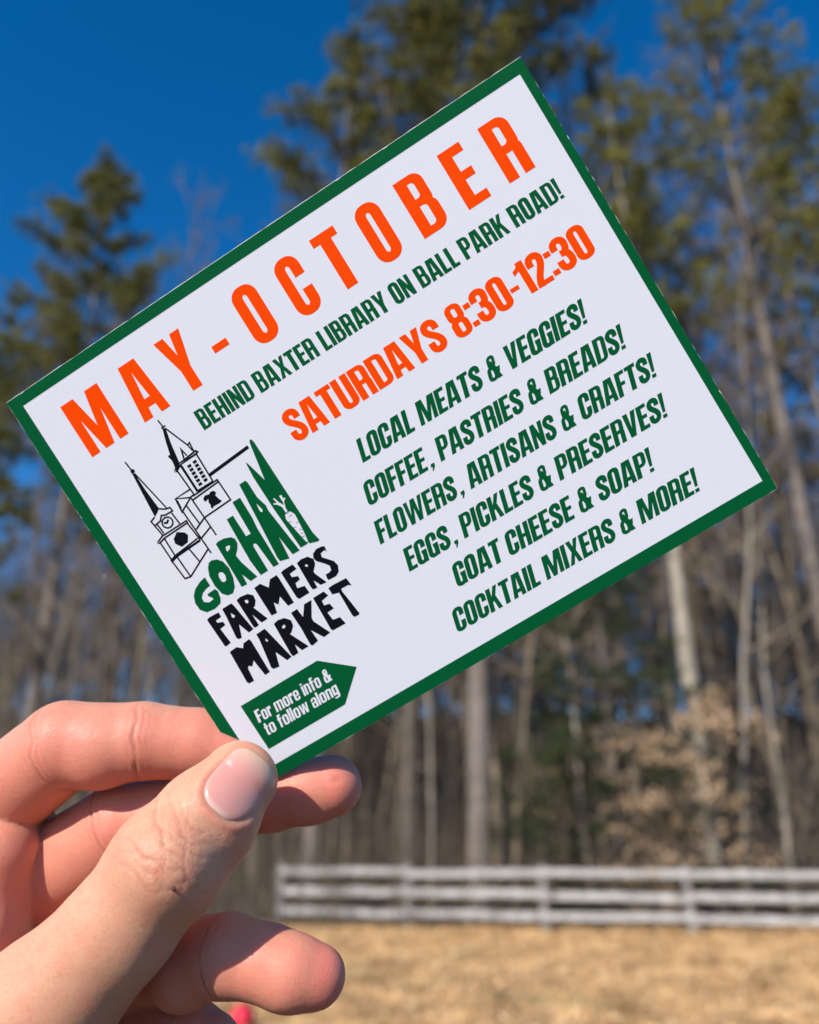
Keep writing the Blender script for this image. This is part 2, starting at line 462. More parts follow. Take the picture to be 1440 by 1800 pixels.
def beech(px, dist, seed, label, H=5.0, n_leaf=900, spread=1.5):
    rng = np.random.default_rng(seed)
    x, y = spot(px, dist)
    root = empty('beech_sapling', (x, y, 0)); tag(root, label, 'sapling')
    T, C = Tubes(), Tubes()
    P = wander(rng, (0, 0, -0.1), (0, 0, 1), H, 8, 0.05, 0.03)
    T.add(P, 0.035 * (1 - np.linspace(0, 1, 9) * 0.9), 6)
    pts = []
    for i in range(22):
        t = 0.10 + 0.86 * rng.random(); f = t * 8; k = min(int(f), 7); p = P[k] + (P[k + 1] - P[k]) * (f - k)
        az = rng.random() * 6.283; el = 0.05 + 0.3 * rng.random()
        L = spread * (1.1 - 0.7 * t) * (0.5 + 0.7 * rng.random())
        B = wander(rng, p, (math.cos(az) * math.cos(el), math.sin(az) * math.cos(el), math.sin(el)), L, 5, 0.12)
        C.add(B, 0.014 * (1 - np.linspace(0, 1, 6) * 0.8), 3)
        for j in range(4):
            q = wander(rng, B[1 + j], B[-1] - B[0] + rng.normal(size=3) * 0.5, L * 0.4, 2, 0.2)
            C.add(q, np.array([.006, .004, .002]), 3)
            if rng.random() < 0.62: pts.append(q[1] + rng.normal(size=(n_leaf // 60, 3)) * np.array([.16, .16, .07]))
    (tv, tf), (cv, cf) = T.arrays(), C.arrays()
    mesh_obj('trunk', tv, [tf], M_BARK, root, True)
    pts = np.concatenate(pts); n_leaf = len(pts)
    u = rng.normal(size=(n_leaf, 3)); u[:, 2] -= 0.5; u /= np.linalg.norm(u, axis=1)[:, None]
    v = np.cross(u, rng.normal(size=(n_leaf, 3))); v /= np.linalg.norm(v, axis=1)[:, None]
    s = (0.045 + 0.03 * rng.random(n_leaf))[:, None]
    L = np.stack([pts, pts + u * s + v * s * .55, pts + u * s * 2.1, pts + u * s - v * s * .55], 1).reshape(-1, 3)
    o = mesh_obj('crown', np.concatenate([cv, L]), [cf, np.arange(len(L)).reshape(-1, 4) + len(cv)], M_TWIG, root)
    o.data.materials.append(M_BEECH)
    mi = np.zeros(len(cf) + n_leaf, np.int32); mi[len(cf):] = 1
    o.data.polygons.foreach_set('material_index', mi)
beech(1262, 25.9, 61, 'beech sapling with tan leaves in front of the thickest pale trunk', 5.4, 900)
beech(1150, 26.6, 62, 'beech sapling with tan leaves left of the thickest pale trunk', 4.6, 620)
beech(1170, 25.6, 63, 'low beech sapling with pale tan leaves just above the fence rail', 2.2, 420)
beech(985, 28.0, 64, 'sparse beech sapling with few tan leaves below the card middle', 3.6, 200)
beech(1400, 28.5, 65, 'sparse tan-leaved sapling near the right edge behind the fence', 3.2, 160)

def far_woods():
    rng = np.random.default_rng(77)
    protos = []
    for s in range(4):
        (tv, tf), (cv, cf) = bare_tree(200 + s, 15.0, 0.065, 0.18, 22, 3, 3, 0.05)
        protos.append((np.concatenate([tv, cv]), np.concatenate([tf, cf + len(tv)])))
    Vs = []; Fs = []; n = 0
    for i in range(950):
        y = 31 + 45 * rng.random() ** 1.2
        x = (rng.random() * 2 - 1) * (y * 1.0 + 6)
        v, f = protos[rng.integers(4)]
        a = rng.random() * 6.283; sc = (0.65 + 0.5 * rng.random()) * (y / 45 if y > 45 else 1)
        if x < -0.24 * y: sc *= 0.8
        c, s = math.cos(a) * sc, math.sin(a) * sc
        Vs.append(np.stack([v[:, 0] * c - v[:, 1] * s + x, v[:, 0] * s + v[:, 1] * c + y, v[:, 2] * sc + rise(y)], -1)); Fs.append(f + n); n += len(v)
    o = mesh_obj('far_woods', np.concatenate(Vs), [np.concatenate(Fs)], noise_mat('far_bark', (0.05, 0.036, 0.024), (0.16, 0.12, 0.085), 0.6, 0.9, 4))
    tag(o, 'far bare woods reading as one brown grey mass behind the nearer trees', 'woods', kind='stuff')
    # brush and saplings on the forest floor
    T = Tubes()
    for i in range(13000):
        y = 17.6 + 28 * rng.random() ** 1.3; x = (rng.random() * 2 - 1) * (y * 0.72 + 2)
        L = 0.4 + 4.5 * rng.random() ** 2.2
        T.add(wander(rng, (x, y, rise(y) - 0.05), (rng.normal() * .35, rng.normal() * .35, 1), L, 3, 0.15), np.array([1, .8, .5, .25]) * (0.006 + 0.007 * rng.random()), 3)
    v, f = T.arrays()
    o = mesh_obj('brush', v, [f], M_TWIG)
    tag(o, 'leafless brush and twigs along the forest floor behind the fence', 'brush', kind='stuff')
far_woods()

# red ball lying on the lawn
def ball():
    bm = bmesh.new()
    bmesh.ops.create_uvsphere(bm, u_segments=40, v_segments=24, radius=0.11)
    for v in bm.verts:                                     # moulded grooves
        for ax in (0, 1):
            g = abs(v.co[ax]) / 0.11
            v.co *= 1 - 0.03 * math.exp(-(g / 0.08) ** 2)
    me = bpy.data.meshes.new('red_ball'); bm.to_mesh(me); bm.free()
    me.polygons.foreach_set('use_smooth', np.ones(len(me.polygons), bool))
    m = noise_mat('red_rubber', (0.62, 0.02, 0.045), (0.72, 0.03, 0.06), 20, 0.4, 3)
    me.materials.append(m)
    o = bpy.data.objects.new('red_ball', me); COL.objects.link(o)
    g = ground_at(424, 1812); o.location = (g[0], g[1], 0.105)
    tag(o, 'red ball lying on the dry lawn, mostly hidden below the ring finger', 'ball')
ball()
EMBLEM_GREEN = [([(17.8,59.33),(17.78,61.67),(16.61,61.81),(15.27,62.28),(14.39,63.17),(14.38,64.3),(15.43,64.93),(16.67,64.82),(16.66,64.39),(16.02,63.58),(16.08,63.05),(18.34,62.94),(18.68,63.76),(18.27,65.5),(17.6,66.52),(15.71,66.95),(13.56,66.65),(12.42,65.26),(12.35,63.37),(12.98,61.75),(14.24,60.52),(16.12,59.67)],[]),([(21.38,56.78),(22.65,57.27),(23.63,58.43),(24.02,60.49),(23.66,62.81),(22.71,65.06),(21.54,66.05),(20.2,65.87),(19.18,64.77),(18.72,62.37),(18.9,59.65),(19.69,57.87),(20.53,56.97)],[[(21.62,60.17),(22.18,60.65),(22.3,61.57),(21.87,62.58),(21.1,62.73),(20.74,62.18),(20.75,61.05),(21.11,60.28)]]),([(24.43,54.13),(25.17,53.88),(26.83,53.99),(28.45,54.61),(29.07,55.42),(29.0,56.63),(28.09,57.9),(27.08,58.83),(27.3,60.79),(28.7,65.71),(26.76,65.81),(25.86,63.43),(25.64,65.98),(24.13,65.86),(24.26,62.33),(24.32,58.7)],[[(26.12,55.86),(26.88,55.9),(27.2,56.29),(26.56,56.83),(25.84,57.04),(25.77,56.49)]]),([(29.87,50.59),(31.64,50.61),(31.67,56.29),(32.92,56.36),(33.25,47.93),(35.37,47.98),(35.3,53.35),(34.96,56.07),(34.77,65.87),(33.24,65.79),(32.82,59.37),(32.6,58.82),(32.06,58.77),(31.84,59.34),(31.7,65.84),(29.62,65.85),(29.29,61.71)],[]),([(36.9,45.32),(38.68,45.31),(38.87,46.11),(38.9,50.01),(39.61,52.65),(39.47,53.96),(40.71,65.7),(38.77,65.64),(38.2,60.55),(37.63,66.07),(35.34,65.43),(35.24,64.48)],[[(37.93,51.07),(38.38,53.01),(38.16,53.57),(37.75,53.32),(37.73,52.48)]]),([(40.99,41.77),(41.31,42.37),(42.63,47.55),(44.29,38.45),(44.64,37.99),(45.04,38.04),(45.26,38.91),(45.46,53.48),(45.6,63.81),(46.06,65.97),(45.64,66.19),(43.69,65.56),(43.47,65.15),(42.91,65.37),(41.26,65.29),(40.75,54.19),(40.66,45.56)],[[(42.25,56.91),(43.15,56.62),(43.82,56.9),(44.31,57.89),(44.25,59.1),(44.01,61.45),(43.82,63.28),(43.49,65.16),(43.09,64.64),(42.71,62.6),(42.23,59.81),(41.88,57.93)],[(42.71,56.64),(42.67,54.95),(42.01,53.99),(41.24,53.43),(41.35,53.17),(42.17,53.53),(41.86,52.24),(42.22,52.26),(42.64,53.68),(43.23,54.74),(43.27,56.43)],[(43.07,55.33),(43.45,54.18),(43.47,52.39),(44.1,52.51),(43.96,53.39),(44.49,53.44),(44.36,53.77),(43.78,54.1),(43.1,56.04)]])]
EMBLEM_BLACK = [([(12.55,68.22),(13.37,67.94),(15.99,68.1),(15.93,69.31),(14.31,69.43),(14.36,70.09),(15.66,70.55),(15.68,71.5),(14.13,71.66),(14.47,75.77),(13.07,75.97),(12.76,75.7)],[]),([(17.18,67.88),(19.82,67.85),(20.07,68.68),(21.01,75.77),(19.62,75.94),(18.62,73.1),(17.43,76.13),(16.55,76.01),(16.28,75.45),(16.97,70.25)],[[(18.43,69.72),(18.98,70.83),(18.46,71.14),(18.08,70.75)]]),([(21.32,67.89),(22.49,67.66),(24.48,67.99),(25.43,68.97),(25.24,70.24),(24.4,71.28),(23.84,71.41),(25.35,75.42),(23.56,75.5),(22.67,72.73),(22.66,75.67),(21.59,75.75),(21.3,75.32)],[[(22.96,68.87),(23.6,69.1),(23.66,69.6),(23.24,69.91),(22.83,69.57)]]),([(26.55,67.63),(28.31,67.46),(29.61,69.32),(30.92,67.8),(32.81,67.77),(32.93,68.56),(32.83,75.42),(31.21,75.37),(30.73,72.46),(29.38,73.96),(28.69,72.93),(28.01,75.46),(26.54,75.29),(26.52,74.1)],[]),([(34.03,67.83),(34.95,67.62),(37.45,67.61),(37.71,68.99),(35.68,69.14),(35.71,70.08),(37.08,70.6),(37.04,71.49),(35.64,71.73),(35.36,72.94),(37.18,73.36),(37.27,75.32),(34.35,75.35),(34.04,74.61)],[]),([(38.49,67.93),(39.77,67.63),(41.46,67.9),(42.41,69.08),(42.11,70.27),(40.79,71.61),(40.84,72.26),(42.13,75.33),(40.55,75.14),(39.66,73.38),(39.52,75.29),(38.38,75.13),(38.25,74.37)],[[(39.84,69.21),(40.34,69.26),(40.45,69.72),(40.15,69.94),(39.86,69.67)]]),([(46.25,67.91),(45.99,69.27),(45.76,68.67),(44.56,68.86),(44.29,69.76),(45.19,70.77),(46.25,72.02),(46.54,73.26),(45.88,74.69),(44.8,75.26),(42.72,75.14),(42.7,74.45),(42.89,73.65),(43.77,73.72),(44.57,73.44),(44.8,72.36),(43.96,71.24),(42.68,69.86),(42.48,68.97),(42.93,68.02),(44.23,67.44),(45.66,67.61)],[]),([(12.99,77.55),(15.03,77.36),(16.27,78.41),(17.04,77.46),(18.75,77.29),(18.94,77.97),(18.7,86.58),(17.3,86.63),(16.84,82.19),(15.8,83.29),(15.06,82.7),(14.58,83.2),(14.22,86.45),(12.81,86.4),(12.5,85.9)],[]),([(20.85,77.23),(23.32,77.09),(23.53,77.74),(25.25,86.09),(23.86,86.29),(22.52,83.22),(21.42,86.63),(19.83,86.4),(19.56,85.84),(20.81,78.77)],[[(22.28,79.18),(22.56,79.97),(22.19,80.06),(21.95,79.6)]]),([(25.88,77.29),(27.18,76.98),(28.83,77.35),(29.9,78.61),(29.64,80.0),(28.43,81.14),(27.88,81.27),(30.15,86.05),(28.25,86.07),(27.53,84.02),(27.19,86.15),(25.64,86.22),(25.43,85.57),(25.69,80.75)],[[(27.25,78.73),(28.0,78.64),(28.02,79.19),(27.46,79.47),(27.08,79.24)]]),([(30.84,77.16),(32.61,77.08),(32.82,79.43),(34.69,77.0),(36.7,77.04),(34.44,80.71),(34.4,81.61),(36.36,85.87),(34.5,86.09),(32.69,83.06),(32.8,86.07),(31.02,86.41),(30.71,85.91),(30.94,81.39)],[]),([(37.28,76.86),(40.26,76.81),(40.73,78.17),(38.72,78.5),(38.6,79.66),(39.94,80.0),(40.2,81.44),(38.35,81.51),(38.56,83.63),(40.34,83.99),(40.67,85.92),(37.18,85.8),(36.9,85.26)],[]),([(41.65,76.73),(43.01,76.63),(46.56,76.87),(46.73,79.02),(46.13,78.51),(44.19,78.41),(44.06,79.1),(44.79,85.52),(44.46,85.79),(43.29,85.69),(43.05,85.09),(43.25,78.92),(41.67,78.49)],[])]
CHURCH_SOLID = [[(16.52,29.71),(17.05,30.24),(17.1,34.61),(17.48,39.95),(16.6,40.55),(15.49,41.15),(15.97,35.62)],[(16.43,47.86),(18.01,46.83),(19.63,47.96),(19.93,48.85),(18.94,50.25),(17.11,50.42),(16.14,48.97)],[(28.62,24.68),(29.22,25.33),(28.41,28.75),(27.63,33.46),(25.97,34.41),(26.28,33.05),(26.33,32.1),(26.06,31.09),(26.3,30.81),(26.72,30.93),(27.47,28.17)],[(27.89,43.5),(28.54,43.19),(29.67,43.46),(30.04,43.12),(30.93,43.33),(31.23,43.99),(30.69,44.37),(30.88,45.19),(30.99,45.68),(31.32,46.3),(30.74,46.51),(29.47,46.44),(28.92,46.39),(28.55,46.73),(28.2,46.37),(28.49,45.7),(28.38,45.07),(28.83,44.21),(27.95,44.52),(27.66,44.06)],[(22.1,40.14),(22.42,40.85),(22.23,42.57),(21.73,43.55)],[(17.4,29.69),(17.19,29.87),(16.91,29.93),(16.64,29.84),(16.44,29.64),(16.38,29.37),(16.47,29.12),(16.68,28.93),(16.96,28.88),(17.23,28.96),(17.42,29.16),(17.48,29.43)]]
CHURCH_LINES = [(0.24,[(16.59,26.64),(16.85,29.21)]),(0.24,[(17.04,30.04),(19.07,40.78)]),(0.26,[(15.42,41.11),(14.07,41.57),(14.27,42.83),(16.05,42.63),(17.0,41.65),(17.91,42.06),(19.93,42.16),(19.84,41.17),(18.69,40.89),(17.41,40.05)]),(0.26,[(18.47,44.48),(18.16,44.81),(17.75,45.01),(17.29,45.07),(16.84,44.98),(16.45,44.74),(16.17,44.39),(16.03,43.97),(16.05,43.53),(16.23,43.12),(16.54,42.79),(16.95,42.59),(17.41,42.53),(17.86,42.63),(18.25,42.86),(18.53,43.21),(18.67,43.63),(18.65,44.08),(18.47,44.48)]),(0.33,[(17.9,43.34),(17.22,43.78),(16.51,43.49)]),(0.26,[(14.27,42.83),(14.68,45.8)]),(0.26,[(14.98,42.98),(15.16,45.52)]),(0.26,[(19.45,42.43),(19.72,45.59)]),(0.26,[(12.6,46.54),(14.5,45.83),(21.49,45.82),(21.44,46.35),(14.66,46.5),(13.02,46.94),(12.56,46.51)]),(0.26,[(14.59,46.6),(14.51,51.42)]),(0.26,[(13.17,47.17),(13.26,51.95)]),(0.26,[(21.33,46.29),(21.85,51.31)]),(0.26,[(21.53,50.68),(14.58,51.32),(13.21,51.72)]),(0.38,[(21.81,51.37),(14.8,51.65),(13.19,52.06),(13.18,51.62)]),(0.26,[(13.16,52.33),(13.53,57.15),(14.98,57.45),(22.22,54.1)]),(0.26,[(14.76,51.72),(14.98,57.45)]),(0.26,[(18.32,51.73),(18.81,55.46)]),(0.26,[(21.96,43.55),(22.32,55.3)]),(0.24,[(28.7,22.72),(28.93,24.88)]),(0.24,[(28.35,24.74),(29.55,24.7)]),(0.24,[(29.18,25.17),(31.53,31.25),(32.21,30.97),(32.0,33.28)]),(0.24,[(31.53,31.25),(31.85,32.98)]),(0.26,[(29.07,33.37),(29.68,30.94),(30.02,33.17)]),(0.26,[(29.09,33.25),(29.64,31.62)]),(0.29,[(25.49,34.68),(27.09,33.83),(32.41,33.33),(32.69,33.79),(32.11,33.99),(27.67,34.06),(25.91,34.94),(25.49,34.68)]),(0.26,[(26.12,35.07),(26.47,41.64)]),(0.41,[(27.54,34.39),(27.6,41.48)]),(0.26,[(32.15,34.16),(32.02,41.24)]),(0.36,[(27.63,41.44),(32.16,41.46)]),(0.26,[(26.07,41.81),(33.08,41.61),(33.22,47.19),(25.57,47.46),(25.38,41.96)]),(0.26,[(32.93,42.16),(25.57,42.55)]),(0.26,[(26.3,40.12),(22.1,40.14),(25.24,41.73),(26.47,41.64)]),(0.26,[(22.1,40.14),(21.73,43.55),(25.1,41.93)]),(0.26,[(23.44,42.89),(23.79,47.93)]),(0.26,[(25.57,47.46),(22.35,48.76)]),(0.26,[(25.57,47.46),(25.72,52.38)]),(0.26,[(25.46,50.09),(22.27,51.13)]),(0.53,[(32.09,39.79),(43.52,39.1)]),(0.45,[(28.71,35.51),(29.7,35.51)]),(0.45,[(28.69,36.48),(29.67,36.48)]),(0.45,[(28.66,37.45),(29.65,37.45)]),(0.45,[(28.64,38.42),(29.62,38.42)]),(0.45,[(28.61,39.39),(29.6,39.39)]),(0.45,[(28.59,40.36),(29.57,40.36)]),(0.45,[(30.36,35.37),(31.34,35.37)]),(0.45,[(30.33,36.34),(31.31,36.34)]),(0.45,[(30.3,37.31),(31.28,37.31)]),(0.45,[(30.26,38.28),(31.25,38.28)]),(0.45,[(30.23,39.25),(31.22,39.25)]),(0.45,[(30.2,40.23),(31.19,40.22)])]
CARROT_LINES = [(0.12,[(42.81,57.8),(43.72,57.72)]),(0.12,[(42.85,56.86),(43.29,56.85)]),(0.12,[(42.0,58.84),(42.74,59.01)]),(0.12,[(43.47,59.87),(44.27,59.94)]),(0.12,[(42.22,60.49),(42.95,60.67)]),(0.12,[(43.35,61.6),(43.92,61.81)]),(0.12,[(43.04,62.52),(43.67,62.63)]),(0.12,[(42.79,63.35),(43.59,63.42)])]

# ------------------------------------------------------------------ the printed card (5.5 x 4.3 inches)
K = 0.998e-3                        # artwork is drawn on a 140 x 109.7 grid
CW, CH = 140.0, 109.7
CARD_R = np.array([[0.846894, 0.526878, 0.071903], [-0.519061, 0.848451, -0.103477], [-0.115526, 0.050312, 0.992030]])
CARD_T = np.array([-0.0946690, -0.0257056, 0.1927906]) * 0.998
C2W = np.stack([RIGHT, DOWN, FWD], 1)
Mx = C2W @ CARD_R
card_m = Matrix.Identity(4)
for i in range(3):
    card_m[i][0] = Mx[i, 0]; card_m[i][1] = -Mx[i, 1]; card_m[i][2] = -Mx[i, 2]
    card_m[i][3] = cam_to_world(CARD_T[None])[0][i]

def pip(poly, x, y):
    c = False; n = len(poly); j = n - 1
    for i in range(n):
        xi, yi = poly[i]; xj, yj = poly[j]
        if (yi > y) != (yj > y) and x < (xj - xi) * (y - yi) / (yj - yi) + xi: c = not c
        j = i
    return c

def fill(ops, eps=1e-4):
    """2-D boolean: ops = [(+1/-1, polygon), ...] applied in order -> triangles"""
    V = []; polys = []
    for s, p in ops:
        q = []
        for a in p:
            if not q or abs(a[0] - q[-1][0]) + abs(a[1] - q[-1][1]) > eps: q.append(a)
        polys.append((s, q))
    F = []
    for s, p in polys:
        F.append(list(range(len(V), len(V) + len(p)))); V += [Vector((x, y)) for x, y in p]
    ov, oe, of, _, _, _ = delaunay_2d_cdt(V, [], F, 1, eps)
    T = []
    for f in of:
        x = sum(ov[i].x for i in f) / 3; y = sum(ov[i].y for i in f) / 3
        ins = False
        for s, p in polys:
            if pip(p, x, y): ins = s > 0
        if ins:
            a, b, c = (ov[i] for i in f)
            if (b - a).cross(c - a) < 0: f = f[::-1]
            T.append(tuple(f))
    return [(v.x, v.y) for v in ov], T

def rrect(x0, y0, x1, y1, r=0.0, tl=None, tr=None, br=None, bl=None, n=7):
    R = [r if q is None else q for q in (bl, br, tr, tl)]
    out_ = []
    for (cx, cy, sx, sy, a0), q in zip(((x0, y0, 1, 1, math.pi), (x1, y0, -1, 1, 1.5 * math.pi), (x1, y1, -1, -1, 0), (x0, y1, 1, -1, .5 * math.pi)), R):
        if q <= 0: out_.append((cx, cy)); continue
        for i in range(n):
            a = a0 + i / (n - 1) * math.pi / 2
            out_.append((cx + sx * q + q * math.cos(a), cy + sy * q + q * math.sin(a)))
    return out_

def stroke(pts, w, w2=None):
    P = np.array(pts, float); d = np.gradient(P, axis=0); d /= np.linalg.norm(d, axis=1)[:, None] + 1e-12
    if len(P) > 2:   # mitre
        s = np.diff(P, axis=0); s /= np.linalg.norm(s, axis=1)[:, None] + 1e-12
        d[1:-1] = s[:-1] + s[1:]; d /= np.linalg.norm(d, axis=1)[:, None] + 1e-12
        k = np.ones(len(P)); k[1:-1] = 1 / np.clip((d[1:-1] * s[:-1]).sum(1), 0.45, 1)
    else: k = np.ones(len(P))
    ww = np.full(len(P), w) if w2 is None else np.linspace(w, w2, len(P))
    nn = np.stack([-d[:, 1], d[:, 0]], 1) * (ww * k / 2)[:, None]
    return [tuple(q) for q in P + nn] + [tuple(q) for q in (P - nn)[::-1]]

def bez(*segs, n=9):
    out_ = []
    for s in segs:
        s = [np.array(q, float) for q in s]
        for i in range(n):
            t = i / (n - 1)
            if len(s) == 4: q = (1 - t) ** 3 * s[0] + 3 * (1 - t) ** 2 * t * s[1] + 3 * (1 - t) * t * t * s[2] + t ** 3 * s[3]
            else: q = s[0] * (1 - t) + s[1] * t
            if not out_ or np.linalg.norm(q - out_[-1]) > 1e-4: out_.append(q)
    return [tuple(q) for q in out_]

S = 0.192
def G():
    g = {}
    R = lambda a, b, c, d: [(a, b), (c, b), (c, d), (a, d)]
    O = [(1, rrect(0, -.012, .47, 1.012, .205)), (-1, rrect(S, .135, .47 - S, .865, .062))]
    g['O'] = (.47, O); g['0'] = (.47, O)
    g['C'] = (.47, O + [(-1, R(.28, .405, .6, .625)), ])
    g['G'] = (.475, O + [(-1, R(.28, .50, .6, .635)), (1, R(.255, .395, .475, .52)), (1, R(.36, 0, .475, .4))])
    g['Q'] = (.47, O)
    g['A'] = (.545, [(1, [(0, 0), (.105, 1), (.44, 1), (.545, 0), (.362, 0), (.345, .18), (.200, .18), (.183, 0)]), (-1, [(.216, .33), (.329, .33), (.2725, .82)])])
    g['B'] = (.485, [(1, rrect(0, .44, .462, 1, 0, tr=.17, br=.12)), (1, rrect(0, 0, .485, .535, 0, br=.18, tr=.15)),
                     (-1, rrect(S, .605, .297, .875, .0, tr=.06, br=.06)), (-1, rrect(S, .125, .313, .475, 0, tr=.06, br=.06))])
    g['D'] = (.485, [(1, rrect(0, 0, .485, 1, 0, tr=.19, br=.19)), (-1, rrect(S, .13, .313, .87, 0, tr=.06, br=.06))])
    g['E'] = (.40, [(1, R(0, 0, S, 1)), (1, R(.1, .85, .395, 1)), (1, R(.1, .435, .375, .58)), (1, R(.1, 0, .40, .15))])
    g['F'] = (.39, [(1, R(0, 0, S, 1)), (1, R(.1, .85, .39, 1)), (1, R(.1, .42, .36, .565))])
    g['H'] = (.49, [(1, R(0, 0, S, 1)), (1, R(.49 - S, 0, .49, 1)), (1, R(.1, .425, .4, .57))])
    g['I'] = (S, [(1, R(0, 0, S, 1))])
    g['K'] = (.53, [(1, R(0, 0, S, 1)), (1, [(S - .02, .34), (S - .02, .55), (.335, 1), (.505, 1), (.36, .60), (.535, 0), (.355, 0), (.245, .42)])])
    g['L'] = (.37, [(1, R(0, 0, S, 1)), (1, R(.1, 0, .37, .15))])
    g['M'] = (.775, [(1, [(0, 0), (0, 1), (.265, 1), (.388, .40), (.51, 1), (.775, 1), (.775, 0), (.597, 0), (.597, .62), (.475, 0), (.30, 0), (.178, .62), (.178, 0)])])
    g['N'] = (.50, [(1, [(0, 0), (0, 1), (.175, 1), (.328, .52), (.328, 1), (.50, 1), (.50, 0), (.328, 0), (.172, .48), (.172, 0)])])
    g['P'] = (.47, [(1, R(0, 0, S, 1)), (1, rrect(0, .395, .47, 1, 0, tr=.19, br=.19)), (-1, rrect(S, .53, .30, .87, 0, tr=.06, br=.06))])
    g['R'] = (.485, [(1, R(0, 0, S, 1)), (1, rrect(0, .43, .475, 1, 0, tr=.19, br=.13)), (1, rrect(.30, 0, .482, .53, 0, tr=.09)), (1, R(.1, .42, .36, .54)), (-1, rrect(S, .56, .303, .87, 0, tr=.06, br=.06))])
    sp = bez(((.375, .655), (.375, .76)), ((.375, .76), (.375, .965), (.087, .965), (.087, .765)), ((.087, .765), (.087, .58), (.375, .48), (.375, .25)),
             ((.375, .25), (.375, .03), (.087, .03), (.087, .24)), ((.087, .24), (.087, .36)))
    g['S'] = (.462, [(1, stroke(sp, .186))])
    g['T'] = (.44, [(1, R(0, .85, .44, 1)), (1, R(.120, 0, .320, .9))])
    g['U'] = (.48, [(1, rrect(0, -.012, .48, 1, 0, bl=.205, br=.205)), (-1, rrect(S, .135, .48 - S, 1.2, 0, bl=.062, br=.062))])
    g['V'] = (.52, [(1, [(0, 1), (.19, 1), (.262, .36), (.33, 1), (.52, 1), (.37, 0), (.15, 0)])])
    g['W'] = (.80, [(1, [(0, 1), (.16, 1), (.222, .36), (.305, 1), (.495, 1), (.578, .36), (.64, 1), (.80, 1), (.67, 0), (.49, 0), (.40, .60), (.31, 0), (.13, 0)])])
    g['X'] = (.53, [(1, [(0, 0), (.165, .51), (.015, 1), (.195, 1), (.27, .70), (.345, 1), (.515, 1), (.365, .51), (.53, 0), (.35, 0), (.265, .33), (.175, 0)])])
    g['Y'] = (.52, [(1, [(0, 1), (.19, 1), (.26, .63), (.33, 1), (.52, 1), (.358, .38), (.358, 0), (.162, 0), (.162, .38)])])
    g['&'] = (.56, [(1, rrect(.075, .50, .41, 1.012, .16)), (1, rrect(0, -.012, .42, .60, .19)), (-1, rrect(.205, .655, .285, .885, .04)), (-1, rrect(.158, .125, .255, .45, .045)),
                    (1, [(.10, .75), (.25, .80), (.56, .0), (.36, .0)]), (1, [(.40, .46), (.545, .46), (.50, .23), (.38, .12)]),])
    g['!'] = (.185, [(1, R(.006, 0, .178, .145)), (1, [(0, 1), (.185, 1), (.150, .23), (.035, .23)])])
    g[','] = (.17, [(1, [(0, .145), (.165, .145), (.165, .01), (.075, -.15), (.02, -.15), (.06, 0), (0, 0)])])
    g['-'] = (.24, [(1, R(0, .315, .24, .44))])
    g[':'] = (.175, [(1, R(0, .06, .175, .215)), (1, R(0, .64, .175, .795))])
    g[' '] = (.19, []); g['_'] = (.05, [])
    g['1'] = (.335, [(1, R(.148, 0, .340, 1)), (1, [(.165, .76), (0, .68), (0, .82), (.12, .88), (.19, 1), (.25, 1), (.25, .76)])])
    g['2'] = (.455, [(1, stroke(bez(((.087, .645), (.087, .76)), ((.087, .76), (.087, .97), (.372, .97), (.372, .765)), ((.372, .765), (.372, .50), (.105, .36), (.095, .0))), .184)), (1, R(.011, 0, .445, .145))])
    g['3'] = (.465, [(1, stroke(bez(((.087, .665), (.087, .77)), ((.087, .77), (.087, .965), (.375, .965), (.375, .77)), ((.375, .77), (.375, .52), (.29, .525), (.175, .515))), .182)),
                     (1, stroke(bez(((.175, .52), (.33, .52), (.38, .45), (.38, .25)), ((.38, .25), (.38, .03), (.087, .03), (.087, .24)), ((.087, .24), (.087, .355))), .182))])
    g['8'] = (.475, [(1, rrect(.015, .45, .46, 1.012, .19)), (1, rrect(0, -.012, .475, .56, .2)), (-1, rrect(.178, .61, .297, .875, .055)), (-1, rrect(S, .125, .303, .43, .06))])
    # lower case (x-height .76)
    X = .76
    lo = [(1, rrect(0, -.01, .43, X + .01, .17)), (-1, rrect(.155, .12, .275, X - .12, .055))]
    g['o'] = (.43, lo)
    g['e'] = (.43, lo + [(1, R(.1, .31, .43, .41)), (-1, R(.275, .225, .6, .31))])
    g['a'] = (.41, [(1, rrect(0, .0, .41, X, 0, tr=.15, tl=.15, bl=.12)), (-1, rrect(.14, .10, .262, .34, .05)), (-1, rrect(.14, .44, .262, .65, .05)), (-1, R(-.1, .44, .2, .53))])
    g['n'] = (.43, [(1, rrect(0, 0, .43, X, 0, tr=.15)), (-1, rrect(.155, -.1, .275, X - .12, 0, tr=.05, tl=.05))])
    g['m'] = (.68, [(1, rrect(0, 0, .68, X, 0, tr=.15)), (-1, rrect(.15, -.1, .265, X - .11, 0, tr=.05, tl=.05)), (-1, rrect(.415, -.1, .53, X - .11, 0, tr=.05, tl=.05))])
    g['r'] = (.32, [(1, R(0, 0, .155, X)), (1, rrect(.1, .53, .32, X, 0, tl=.1))])
    g['i'] = (.155, [(1, R(0, 0, .155, X)), (1, R(0, .85, .155, .98))])
    g['l'] = (.155, [(1, R(0, 0, .155, 1))])
    g['f'] = (.31, [(1, rrect(.06, 0, .215, 1, 0, tl=.12)), (1, R(.06, .87, .31, 1)), (1, R(0, .60, .30, .72))])
    g['t'] = (.30, [(1, rrect(.06, 0, .215, .95, 0, bl=.1)), (1, R(.1, 0, .29, .12)), (1, R(0, .60, .29, .72))])
    g['w'] = (.64, [(1, [(0, X), (.14, X), (.185, .27), (.25, X), (.39, X), (.455, .27), (.50, X), (.64, X), (.545, 0), (.385, 0), (.32, .45), (.255, 0), (.095, 0)])])
